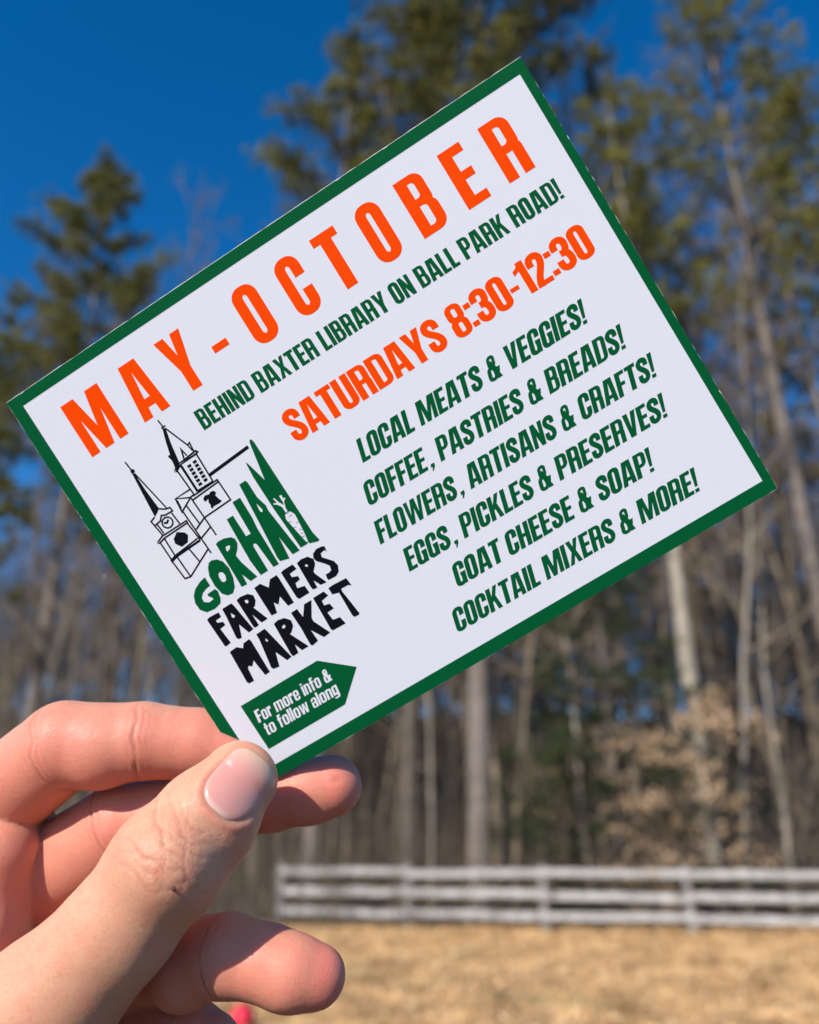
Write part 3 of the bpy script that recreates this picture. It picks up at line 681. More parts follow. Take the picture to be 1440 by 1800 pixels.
    g['g'] = (.43, [(1, rrect(0, .04, .43, X, 0, tl=.15, bl=.15)), (-1, rrect(.155, .16, .275, X - .12, .05)), (1, rrect(.01, -.21, .43, .2, 0, br=.15, bl=.1)), (-1, rrect(-.1, -.09, .275, .045, 0, br=.03, tr=.03))])
    return g
GLYPH = G()
_cache = {}
def glyph(c):
    if c not in _cache: _cache[c] = fill(GLYPH[c][1]) if GLYPH[c][1] else ([], [])
    return GLYPH[c][0], *_cache[c]

def layout(text, gap):
    x = 0; res = []
    for c in text:
        w = GLYPH[c][0]; res.append((c, x)); x += w + gap
    return res, x - gap

INK_Z = 0.03e-3
def ink(name, V2, T, m, parent, z=INK_Z):
    V = [(x * K, -y * K, z) for x, y in V2]
    T = [t[::-1] for t in T]                      # y flips, keep faces towards the viewer
    me = bpy.data.meshes.new(name); me.from_pydata(V, [], T); me.materials.append(m)
    if len(me.polygons) and me.polygons[0].normal.z < 0: me.flip_normals()
    o = bpy.data.objects.new(name, me); COL.objects.link(o); o.parent = parent
    return o

def text_line(text, x0, x1, base, cap, m, parent, gap=0.045, slant=0.0, slope=0.0, z=INK_Z, name='text_line', label=None):
    lay, W = layout(text, gap)
    sx = (x1 - x0) / W if x1 is not None else cap
    V2 = []; T = []
    for c, x in lay:
        w, v, t = glyph(c); n = len(V2)
        for a, b in v:
            gx = x0 + (x + a) * sx
            V2.append((gx + slant * b * cap, base - b * cap + slope * (gx - x0)))
        T += [tuple(i + n for i in q) for q in t]
    o = ink(name, V2, T, m, parent, z)
    if label: o['label'] = label
    return o

def spaced_line(items, base, cap, m, parent, label=None):
    V2 = []; T = []
    for c, x0, x1 in items:
        w, v, t = glyph(c); n = len(V2)
        for a, b in v: V2.append((x0 + a / w * (x1 - x0), base - b * cap))
        T += [tuple(i + n for i in q) for q in t]
    o = ink('text_line', V2, T, m, parent)
    if label: o['label'] = label

def paper_mat(name, c, rough, var=0.03):
    m, N, L, b = principled(name, c, rough, 0.05)
    tc = N.new('ShaderNodeTexCoord')
    nz = N.new('ShaderNodeTexNoise'); nz.inputs['Scale'].default_value = 2600; nz.inputs['Detail'].default_value = 3
    L.new(tc.outputs['Object'], nz.inputs['Vector'])
    n2 = N.new('ShaderNodeTexNoise'); n2.inputs['Scale'].default_value = 5200; n2.inputs['Detail'].default_value = 2
    L.new(tc.outputs['Object'], n2.inputs['Vector'])
    mr = N.new('ShaderNodeMapRange'); mr.inputs['From Min'].default_value = 0.3; mr.inputs['From Max'].default_value = 0.7
    mr.inputs['To Min'].default_value = 1 - var; mr.inputs['To Max'].default_value = 1 + var
    L.new(n2.outputs['Fac'], mr.inputs['Value'])
    hs = N.new('ShaderNodeHueSaturation'); hs.inputs['Color'].default_value = (*c, 1)
    L.new(mr.outputs[0], hs.inputs['Value']); L.new(hs.outputs[0], b.inputs['Base Color'])
    bp = N.new('ShaderNodeBump'); bp.inputs['Distance'].default_value = 0.000012; bp.inputs['Strength'].default_value = 0.6
    L.new(nz.outputs['Fac'], bp.inputs['Height']); L.new(bp.outputs[0], b.inputs['Normal'])
    return m
M_PAPER = paper_mat('card_stock', (0.715, 0.692, 0.738), 0.6, 0.04)
M_GREEN = paper_mat('green_ink', (0.001, 0.088, 0.026), 0.45, 0.10)
M_ORANGE = paper_mat('orange_ink', (0.92, 0.062, 0.000), 0.45, 0.05)
M_BLACK = paper_mat('black_ink', (0.006, 0.006, 0.010), 0.5, 0.1)

def build_card():
    # paper slab with a slightly rough guillotined edge
    rng = np.random.default_rng(9)
    def side(a, b, n, j):
        t = np.linspace(0, 1, n, endpoint=False); a = np.array(a, float); b = np.array(b, float)
        d = (b - a) / np.linalg.norm(b - a); nn = np.array([-d[1], d[0]])
        return a + (b - a) * t[:, None] + nn * (rng.normal(size=n) * j)[:, None] * (t > 0)[:, None]
    cr = [(0, 0), (CW, 0), (CW, CH), (0, CH)]
    loop = np.concatenate([side(cr[i], cr[(i + 1) % 4], 90, 0.035) for i in range(4)])
    n = len(loop); th = 0.34e-3
    top = [(x * K, -y * K, 0) for x, y in loop]; bot = [(x * K, -y * K, -th) for x, y in loop]
    me = bpy.data.meshes.new('postcard')
    F = [tuple(range(n))[::-1], tuple(range(n, 2 * n))] + [(i, (i + 1) % n, n + (i + 1) % n, n + i) for i in range(n)]
    me.from_pydata(top + bot, [], F); me.materials.append(M_PAPER)
    bm = bmesh.new(); bm.from_mesh(me); bmesh.ops.recalc_face_normals(bm, faces=bm.faces); bm.to_mesh(me); bm.free()
    card = bpy.data.objects.new('postcard', me); COL.objects.link(card)
    card.matrix_world = card_m
    tag(card, 'white farmers market card with green border and orange lettering held up by the hand', 'card')
    # printed border; the trimmed edge shows a hairline of bare paper with chips
    o_ = []
    for i in range(4):
        a, b = np.array(cr[i], float), np.array(cr[(i + 1) % 4], float)
        m_ = 260; t = np.linspace(0, 1, m_, endpoint=False); d = (b - a) / np.linalg.norm(b - a); nn = np.array([-d[1], d[0]])
        k = (0.11 if i == 0 else 0.02) + 0.13 * (np.convolve(rng.random(m_) < 0.012, np.ones(2), 'same') > 0)
        k = np.clip(k, 0.02, 0.22)
        q = a + (b - a) * t[:, None] + nn * k[:, None]
        q = q[1:]
        o_.append(np.concatenate([[a + nn * 0.05 + d * 0.05], q]))
    outer = [tuple(q) for q in np.concatenate(o_)]
    inner = [(3.05, 2.8), (138.0, 3.08), (138.0, 106.55), (3.0, 106.5)]
    V2, T = fill([(1, outer), (-1, inner)]); ink('border', V2, T, M_GREEN, card)
    its = [('M', 10.5, 21.1), ('A', 25.8, 33.1), ('Y', 37.4, 44.4), ('-', 48.6, 52.6), ('O', 58.1, 64.4), ('C', 69.8, 75.9), ('T', 80.3, 86.6), ('O', 91.4, 97.5), ('B', 102.4, 109.2), ('E', 113.9, 119.6), ('R', 124.3, 130.9)]
    spaced_line(its, 21.55, 13.7, M_ORANGE, card, 'large orange spaced line reading MAY - OCTOBER')
    text_line('BEHIND BAXTER LIBRARY ON BALL PARK ROAD!', 36.8, 132.9, 30.5, 4.85, M_GREEN, card, 0.05, label='green line reading BEHIND BAXTER LIBRARY ON BALL PARK ROAD!')
    text_line('SATURDAYS 8:30-12:30', 53.6, 132.8, 44.4, 7.6, M_ORANGE, card, 0.035, label='orange line reading SATURDAYS 8:30-12:30')
    for s, a, b, y in (('LOCAL MEATS & VEGGIES!', 64.2, 123.3, 56.3), ('COFFEE , PASTRIES & BREADS!', 60.1, 127.6, 65.5), ('FLOWERS , ARTISANS & CRAFTS!', 57.6, 130.1, 74.4),
                       ('EGGS , PICKLES & PRESERVES!', 60.0, 127.7, 83.3), ('GOAT CHEESE & SOAP!', 67.6, 119.2, 92.2), ('COCKTAIL MIXERS & MORE!', 62.0, 125.4, 101.3)):
        text_line(s.replace(' ,', '_,'), a, b, y, 5.3, M_GREEN, card, 0.042, slant=0.27, label='green slanted line reading ' + s.replace(' ,', ','))
    # arrow banner
    V2, T = fill([(1, [(7.9, 90.05), (30.0, 90.05), (37.3, 96.1), (30.0, 102.45), (8.0, 102.5)])])
    bn = ink('arrow_banner', V2, T, M_GREEN, card)
    text_line('For more info &', 9.5, 30.7, 95.85, 3.15, M_PAPER, bn, 0.05, slant=0.15, z=2 * INK_Z)
    text_line('to follow along', 9.6, 30.4, 99.55, 3.15, M_PAPER, bn, 0.05, slant=0.15, z=2 * INK_Z)
    # emblem
    ops = []
    for o, hs in EMBLEM_GREEN: ops += [(1, o)] + [(-1, h) for h in hs]
    ops += [(1, stroke(p, w)) for w, p in CARROT_LINES]
    V2, T = fill(ops); ink('emblem_green_lettering', V2, T, M_GREEN, card)
    ops = []
    for o, hs in EMBLEM_BLACK: ops += [(1, o)] + [(-1, h) for h in hs]
    V2, T = fill(ops); ink('emblem_black_lettering', V2, T, M_BLACK, card)
    V2, T = fill([(1, p) for p in CHURCH_SOLID] + [(1, stroke(p, w * 1.5)) for w, p in CHURCH_LINES]); ink('emblem_drawing', V2, T, M_BLACK, card)
    # the held card bows very slightly
    for o in [card] + list(card.children_recursive):
        bm = bmesh.new(); bm.from_mesh(o.data)
        bmesh.ops.triangulate(bm, faces=[f for f in bm.faces if len(f.verts) > 4])
        for _ in range(6):
            e = [q for q in bm.edges if q.calc_length() > 0.010]
            if not e: break
            bmesh.ops.subdivide_edges(bm, edges=e, cuts=1)
            bmesh.ops.triangulate(bm, faces=[f for f in bm.faces if len(f.verts) > 4])
        for v in bm.verts:
            x = (v.co.x / K - 70) / 70; y = (-v.co.y / K - 55) / 55
            v.co.z += (0.35 - 0.75 * (0.8 * x - 0.35 * y) ** 2) * 1e-3
        bm.to_mesh(o.data); bm.free()
    return card
CARD = build_card()

# ------------------------------------------------------------------ the hand
HS = 1.044                          # hand size
def hp(px, py, z):                  # photo pixel + depth in mm -> camera space, mm
    z = (195.0 + (z - 272.0) * HS) / HS
    return np.array([(px - 720) / FPX * z, (py - 900) / FPX * z, z])

CARD_N = CARD_R[:, 2]; CARD_T_MM = CARD_T * 1000
def card_depth(px, py):
    r = np.array([(px - 720) / FPX, (py - 900) / FPX, 1.0])
    return float(CARD_N @ CARD_T_MM / (CARD_N @ r))

def capsule(P, a, b, r1, r2, sq=None):
    ba = b - a; pa = P - a
    h = np.clip(pa @ ba / (ba @ ba), 0, 1)
    q = pa - h[:, None] * ba
    if sq is not None and sq[1] != 1:              # flattened section: sq = (axis, factor)
        ax, k = sq
        q = q + (q @ ax)[:, None] * ax * (k - 1)
    return np.linalg.norm(q, axis=1) - (r1 + (r2 - r1) * h)

def smin(a, b, k):
    h = np.clip(0.5 + 0.5 * (b - a) / k, 0, 1)
    return b + (a - b) * h - k * h * (1 - h)

def chain(P, joints, k=1.6, pads=(), sq=None):
    d = None
    for i, ((a, r1), (b, r2)) in enumerate(zip(joints[:-1], joints[1:])):
        c = capsule(P, a, b, r1, r2, sq if i > 2 else None)
        d = c if d is None else smin(d, c, k)
    for c, r, kk in pads:
        d = smin(d, np.linalg.norm(P - c, axis=1) - r, kk)
    return d

# joints: knuckle, middle joint, end joint, tip (photo position, depth, radius)
Z = {}
zc = card_depth(430, 1345)
TH = [(hp(-170, 1975, 262), 17.0), (hp(76, 1776, 251), 13.9), (hp(206, 1634, 251), 11.0), (hp(292, 1522, 252), 11.4), (hp(365, 1440, 257), 10.2), (hp(420, 1372, 261.5), 8.3)]
IX = [(hp(-60, 1450, 290), 12.0), (hp(112, 1312, 278), 10.2), (hp(250, 1302, 278), 8.8), (hp(345, 1308, 279.5), 8.2), (hp(425, 1325, 280), 7.5)]
MI = [(hp(-40, 1615, 292), 12.0), (hp(215, 1452, 283.5), 10.4), (hp(395, 1412, 282.5), 8.3), (hp(480, 1403, 281), 7.7), (hp(583, 1381, 280.5), 7.1)]
RI = [(hp(-30, 1770, 288), 11.5), (hp(262, 1690, 272), 8.8), (hp(400, 1680, 260), 8.3), (hp(470, 1692, 258), 7.5), (hp(553, 1716, 257), 6.4)]
PK = [(hp(-20, 1890, 290), 10.0), (hp(205, 1814, 277), 8.6), (hp(330, 1826, 268), 7.9), (hp(366, 1842, 266), 7.3)]
FING = [IX, MI, RI, PK]
WR = hp(-420, 2130, 285)

def sdf(P):
    P = np.asarray(P, np.float32).astype(np.float64)
    pal = capsule(P, WR, IX[0][0] + np.array([0, 0, 4.0]), 19, 11)
    for J, r in ((MI, 12), (RI, 11.5), (PK, 11)):
        pal = smin(pal, capsule(P, WR, J[0][0] + np.array([0, 0, 3.0]), 18, r), 7)
    pal = smin(pal, capsule(P, WR, WR + np.array([-70, 95, 8.0]), 22, 30), 16)
    pal = smin(pal, capsule(P, hp(-240, 1900, 275), hp(-60, 1760, 284), 17, 13), 9)          # ball of the thumb
    pal = smin(pal, capsule(P, hp(-5, 1500, 277), hp(-30, 1640, 277), 9.5, 10.5), 4)         # pad below the index finger
    pal = smin(pal, capsule(P, hp(-45, 1655, 268), hp(-170, 1800, 272), 8, 13), 4)           # web of the thumb
    t = chain(P, TH, 3.0, [(hp(300, 1516, 249.0), 9.4, 3.0)], (np.array([0, 0, 1.0]), 1.13))
    pads_ = [
        [((IX[1][0] + IX[2][0]) / 2 + np.array([0, 1.0, -1.5]), 8.9, 2)],
        [((MI[1][0] + MI[2][0]) / 2 + np.array([0, 0.5, -1.5]), 8.4, 2), (MI[4][0] * .62 + MI[3][0] * .38 + np.array([0, .3, -.9]), 7.2, 2)],
        [((RI[1][0] + RI[2][0]) / 2 + np.array([0, 1, -1.5]), 9.0, 2), (RI[4][0] * .5 + RI[3][0] * .5 + np.array([0, .3, -1.0]), 7.5, 2)],
        []]
    d = pal
    for J, pd in zip(FING, pads_):
        f = chain(P, J, 1.2, pd)
        w = np.exp(-(np.linalg.norm(P - J[0][0], axis=1) / 15.0) ** 2)
        d = smin(d, f, 0.35 + 7 * w)
    w = np.exp(-(np.linalg.norm(P - TH[0][0], axis=1) / 24.0) ** 2)
    d = smin(d, t, 0.3 + 10 * w)
    return d
def thumb_sdf(P):
    return chain(np.asarray(P, float), TH, 3.0, [(hp(300, 1516, 249.0), 9.4, 3.0)], (np.array([0, 0, 1.0]), 1.13))

def surface_nets(f, lo, hi, h):
    n = np.ceil((hi - lo) / h).astype(int) + 1
    ax = [lo[i] + np.arange(n[i]) * h for i in range(3)]
    # coarse pass finds where the surface runs
    s = 4
    c = [a[::s] for a in ax]
    Gc = np.stack(np.meshgrid(*c, indexing='ij'), -1).reshape(-1, 3)
    fc = f(Gc).reshape([len(q) for q in c])
    up = np.repeat(np.repeat(np.repeat(fc, s, 0), s, 1), s, 2)[:n[0], :n[1], :n[2]]
    act = np.abs(up) < s * h * 2.2
    val = up.astype(np.float32)
    I = np.argwhere(act)
    P = lo + I * h
    vals = np.concatenate([f(P[i:i + 400000]) for i in range(0, len(P), 400000)])
    val[act] = vals
    neg = val < 0
    # cells with a sign change
    cor = [(i, j, k) for i in (0, 1) for j in (0, 1) for k in (0, 1)]
    sl = lambda a, o: a[o[0]:n[0] - 1 + o[0], o[1]:n[1] - 1 + o[1], o[2]:n[2] - 1 + o[2]]
    cnt = sum(sl(neg, o).astype(np.int8) for o in cor)
    cell = (cnt > 0) & (cnt < 8)
    idx = np.full(cell.shape, -1, np.int64); C = np.argwhere(cell); idx[cell] = np.arange(len(C))
    acc = np.zeros((len(C), 3)); num = np.zeros(len(C))
    for a in cor:
        for d in range(3):
            if a[d]: continue
            b = list(a); b[d] = 1; b = tuple(b)
            va = sl(val, a)[cell]; vb = sl(val, b)[cell]
            m = (va < 0) != (vb < 0)
            t = np.where(m, va / np.where(m, va - vb, 1), 0)
            p = np.tile(np.array(a, float), (len(C), 1)); p[:, d] += t
            acc += p * m[:, None]; num += m
    V = lo + (C + acc / num[:, None]) * h
    F = []
    for d in range(3):
        u, v = (d + 1) % 3, (d + 2) % 3
        s0 = [slice(None)] * 3; s1 = [slice(None)] * 3
        s0[d] = slice(0, n[d] - 1); s1[d] = slice(1, n[d])
        ch = neg[tuple(s0)] != neg[tuple(s1)]
        E = np.argwhere(ch)
        E = E[(E[:, u] > 0) & (E[:, v] > 0) & (E[:, u] < n[u] - 1) & (E[:, v] < n[v] - 1)]
        q = []
        for du, dv in ((1, 1), (0, 1), (0, 0), (1, 0)):
            e = E.copy(); e[:, u] -= du; e[:, v] -= dv
            q.append(idx[e[:, 0], e[:, 1], e[:, 2]])
        q = np.stack(q, 1)
        flip = ~neg[E[:, 0], E[:, 1], E[:, 2]]
        q[flip] = q[flip][:, ::-1]
        F.append(q[(q >= 0).all(1)])
    return V, np.concatenate(F)

def subdivide(V, F):
    e = np.concatenate([F[:, [i, (i + 1) % 4]] for i in range(4)])
    es = np.sort(e, 1); key = es[:, 0] * (len(V) + 1) + es[:, 1]
    u, inv = np.unique(key, return_inverse=True)
    a = u // (len(V) + 1); b = u % (len(V) + 1)
    nv = len(V); ev = (V[a] + V[b]) / 2; fv = V[F].mean(1)
    m = len(F); ei = [nv + inv[i * m:(i + 1) * m] for i in range(4)]; fi = nv + len(u) + np.arange(m)
    Q = [np.stack([F[:, i], ei[i], fi, ei[(i - 1) % 4]], 1) for i in range(4)]
    return np.concatenate([V, ev, fv]), np.concatenate(Q)

def grad(f, P, e=0.05):
    g = np.stack([f(P + np.eye(3)[i] * e) - f(P - np.eye(3)[i] * e) for i in range(3)], 1)
    return g / (np.linalg.norm(g, axis=1)[:, None] + 1e-9)

# nail frame on the thumb
NAIL_C = hp(422, 1374, 252.5)
n_ax = hp(452, 1338, 255.5) - hp(392, 1412, 250); n_ax /= np.linalg.norm(n_ax)
n_out = np.array([-0.12, -0.10, -1.0]); n_out -= n_ax * (n_out @ n_ax); n_out /= np.linalg.norm(n_out)
n_side = np.cross(n_ax, n_out)
NL, NW = 7.3, 6.0                   # half length, half width
def nail_uv(P):
    q = P - NAIL_C
    return q @ n_ax, q @ n_side, q @ n_out
def nail_d(u, v):                   # about the distance to the nail outline, negative inside
    x = np.abs(v) / NW; y = np.where(u > 0, u / NL, -u / NL)
    p = np.where(u > 0, 3.2, 2.8)
    return ((x ** p + np.abs(y) ** p) ** (1 / p) - 1) * 6.0

def hash_noise(P, s, seed):
    """smooth value noise"""
    q = P / s + seed * 17.3; i = np.floor(q).astype(np.int64); f = q - i; f = f * f * (3 - 2 * f)
    def hsh(a):
        h = (a[:, 0] * 374761393 + a[:, 1] * 668265263 + a[:, 2] * 2147483647 + seed * 974634777) & 0x7fffffff
        h = ((h ^ (h >> 13)) * 1274126177) & 0x7fffffff
        return ((h ^ (h >> 16)) & 0xffff) / 65535.0
    r = 0
    for a in (0, 1):
        for b in (0, 1):
            for c in (0, 1):
                w = (f[:, 0] if a else 1 - f[:, 0]) * (f[:, 1] if b else 1 - f[:, 1]) * (f[:, 2] if c else 1 - f[:, 2])
                r = r + w * hsh(i + np.array([a, b, c]))
    return r

def build_hand():
    V, F = surface_nets(sdf, np.array([-235.0, 30.0, 135.0]), np.array([2.0, 275.0, 245.0]), 1.1)
    for it in range(2):
        if it: V, F = subdivide(V, F)
        for _ in range(2 + it):
            V = V - grad(sdf, V) * np.clip(sdf(V), -0.6, 0.6)[:, None]
    N = grad(sdf, V, 0.25)
    disp = np.zeros(len(V))
    pink = np.zeros(len(V)); knuckle = np.zeros(len(V)); crease = np.zeros(len(V))
    # which part of the hand a vertex belongs to
    dth = thumb_sdf(V); on_thumb = np.exp(-np.clip(dth, 0, None) / 0.8)
    dist = np.stack([chain(V, J, 1.2) for J in FING], 1)
    who = dist.argmin(1); near = np.exp(-np.clip(dist.min(1), 0, None) / 1.5) * (dth > 0.8)
    palm_side = np.clip(-N[:, 2] * 1.2 + 0.35, 0, 1)
    # flexion creases across the finger joints
    for fi_, J in enumerate(FING):
        m = (who == fi_) * near
        for ji in range(1, len(J) - 1):
            if len(J) == 5 and ji == 3: continue
            a = J[ji + 1][0] - J[ji - 1][0]; a /= np.linalg.norm(a)
            for off, dp, wd in ((0.0, 0.40, 0.5), (1.7, 0.16, 0.4), (-1.5, 0.12, 0.4), (3.2, 0.07, 0.35)):
                t = (V - J[ji][0]) @ a - off + (hash_noise(V, 4.0, 3 + ji) - 0.5) * 2.2
                g = np.exp(-(t / wd) ** 2) * (0.35 + 0.9 * hash_noise(V, 3.0, 90 + ji + fi_)) * palm_side * m * (np.linalg.norm(V - J[ji][0], axis=1) < J[ji][1] * 1.8)
                disp -= dp * g; crease = np.maximum(crease, g * min(1, dp * 1.8))
        tip = J[-1][0]
        pink = np.maximum(pink, m * np.exp(-(np.linalg.norm(V - tip, axis=1) / 13.0) ** 2))
    # small dent in the middle finger pad
    c = hp(592, 1373, 274); g = np.exp(-(np.linalg.norm((V - c) * np.array([1, 1.6, .4]), axis=1) / 1.1) ** 2); disp -= 0.35 * g
    # dry wrinkled skin over the thumb joint
    kc = hp(300, 1512, 240)
    ta = TH[4][0] - TH[2][0]; ta /= np.linalg.norm(ta)
    ts = np.cross(ta, [0, 0, 1.0])
    q = V - kc; ua = q @ ta; us = q @ ts
    knuckle = on_thumb * np.exp(-(ua / 9.5) ** 2 - (us / 11.0) ** 2) * (N[:, 2] < 0.3)
    for off, dp, wd, ph, c0, cw in ((-5.8, .20, .35, 1, 4, 6), (-3.9, .16, .3, 2, 1, 8), (-2.2, .30, .38, 3, 4.5, 6), (-0.6, .18, .3, 4, -2, 6), (1.1, .34, .4, 5, 4, 6.5), (2.6, .16, .3, 6, -3, 7), (4.3, .22, .32, 7, 2, 7), (5.8, .12, .3, 8, -1, 7)):
        t = ua - off - us * us * 0.028 * (1 if off > 0 else -1) + (hash_noise(V, 3.0, 20 + ph) - 0.5) * 2.2
        g = np.exp(-(t / wd) ** 2) * on_thumb * np.exp(-((us - c0) / cw) ** 2) * (N[:, 2] < 0.2)
        disp -= dp * 0.95 * g; crease = np.maximum(crease, g * dp * 1.3)
    for off, sl_, ph in ((-3, .8, 1), (1.5, .7, 2), (5.5, .9, 3), (8, .6, 4), (-6, -.7, 5), (3.5, -.8, 6)):      # oblique lines that cross them
        t = us - off - ua * sl_ + (hash_noise(V, 2.5, 40 + ph) - 0.5) * 1.6
        g = np.exp(-(t / .28) ** 2) * knuckle ** 1.5
        disp -= 0.17 * g
    cell = hash_noise(V, 1.5, 61) + 0.5 * hash_noise(V, 0.75, 62) - 0.75
    disp += knuckle * cell * 0.09
    disp += (hash_noise(V, 7.0, 71) - 0.5) * 0.35 + (hash_noise(V, 1.6, 72) - 0.5) * 0.035
    # nail bed and the folds around it
    u, v, w = nail_uv(V)
    face = on_thumb * (w > -5.0) * (N @ n_out > 0.1)
    nd = nail_d(u, v)
    prox = 1 / (1 + np.exp((u - 3.0) / 1.5))
    disp += face * (-0.30 * (1 / (1 + np.exp(np.clip(nd, -30, 30) / 0.25))) + 0.38 * prox * np.exp(-((nd - 0.85) / 0.65) ** 2))
    pink = np.maximum(pink, 0.30 * face * np.exp(-(np.clip(nd, 0, None) / 1.6) ** 2))
    V = V + N * disp[:, None]
    # skin tone: finger undersides are pinker than the back of the thumb
    pink = np.clip(np.maximum(pink, 0.50 * (1 - on_thumb) * palm_side) + 0.18 * (hash_noise(V, 11.0, 81) - 0.5), 0, 1)
    Wd = cam_to_world(V * HS / 1000.0)
    o = mesh_obj('hand', Wd, [F], M_SKIN, None, True)
    for nm, a in (('pink', pink), ('knuckle', knuckle), ('crease', crease)):
        at = o.data.attributes.new(nm, 'FLOAT', 'POINT'); at.data.foreach_set('value', a.astype(np.float32))
    bm = bmesh.new(); bm.from_mesh(o.data); bmesh.ops.recalc_face_normals(bm, faces=bm.faces); bm.to_mesh(o.data); bm.free()
    tag(o, 'bare left hand pinching the card corner between thumb and fingers', 'hand')
    # thumb nail: a thin curved plate
    nu, nv = 30, 26
    us_ = np.linspace(-1, 1, nu); vs_ = np.linspace(-1, 1, nv)
    A, B = np.meshgrid(us_, vs_, indexing='ij')
    # square to superellipse
    r = np.maximum(np.abs(A), np.abs(B)); p = np.where(A > 0, 3.2, 2.8)
    nrm = (np.abs(A) ** p + np.abs(B) ** p) ** (1 / p) + 1e-9
    A2, B2 = A / nrm * r, B / nrm * r
    P0 = NAIL_C + A2[..., None] * n_ax * NL + B2[..., None] * n_side * NW
    Q = P0.reshape(-1, 3) + n_out * 8.0
    for _ in range(60):
        Q = Q - n_out * np.clip(thumb_sdf(Q), -2, 2)[:, None] * 0.7
    rr = r.reshape(-1)
    lift = 0.16 - 0.42 * np.clip((rr - 0.86) / 0.14, 0, 1) ** 2 * np.where(A.reshape(-1) > 0.55, 0.45, 1.0)
    Nn = grad(thumb_sdf, Q, 0.3)
    top = Q + Nn * lift[:, None]; bot = top - n_out * 0.45
    i = np.arange(nu * nv).reshape(nu, nv)
    Ft = np.stack([i[:-1, :-1], i[1:, :-1], i[1:, 1:], i[:-1, 1:]], -1).reshape(-1, 4)
    ring = np.concatenate([i[0, :], i[1:, -1], i[-1, -2::-1], i[-2:0:-1, 0]])
    m = nu * nv
    Fr = np.stack([ring, np.roll(ring, -1), np.roll(ring, -1) + m, ring + m], -1)
    Fall = np.concatenate([Ft, Ft[:, ::-1] + m, Fr])
    nail = mesh_obj('thumbnail', cam_to_world(np.concatenate([top, bot]) * HS / 1000.0), [Fall], M_NAIL, o, True)
    bm = bmesh.new(); bm.from_mesh(nail.data); bmesh.ops.recalc_face_normals(bm, faces=bm.faces); bm.to_mesh(nail.data); bm.free()
    at = nail.data.attributes.new('along', 'FLOAT', 'POINT')
    at.data.foreach_set('value', np.concatenate([A2.reshape(-1)] * 2).astype(np.float32))
    # mole on the thumb
    mc = np.array([hp(294, 1580, 236)])
    for _ in range(40): mc = mc + np.array([0, 0, 1.0]) * sdf(mc)[:, None] * 0.8
    bm = bmesh.new(); bmesh.ops.create_uvsphere(bm, u_segments=16, v_segments=10, radius=0.00042)
    me = bpy.data.meshes.new('mole'); bm.to_mesh(me); bm.free(); me.materials.append(M_MOLE)
    mo = bpy.data.objects.new('mole', me); COL.objects.link(mo); mo.parent = o
    mo.location = cam_to_world(mc * HS / 1000.0)[0]; mo.scale = (0.95, 0.8, 1.5); mo.rotation_euler = (0, -0.5, 0)
    return o

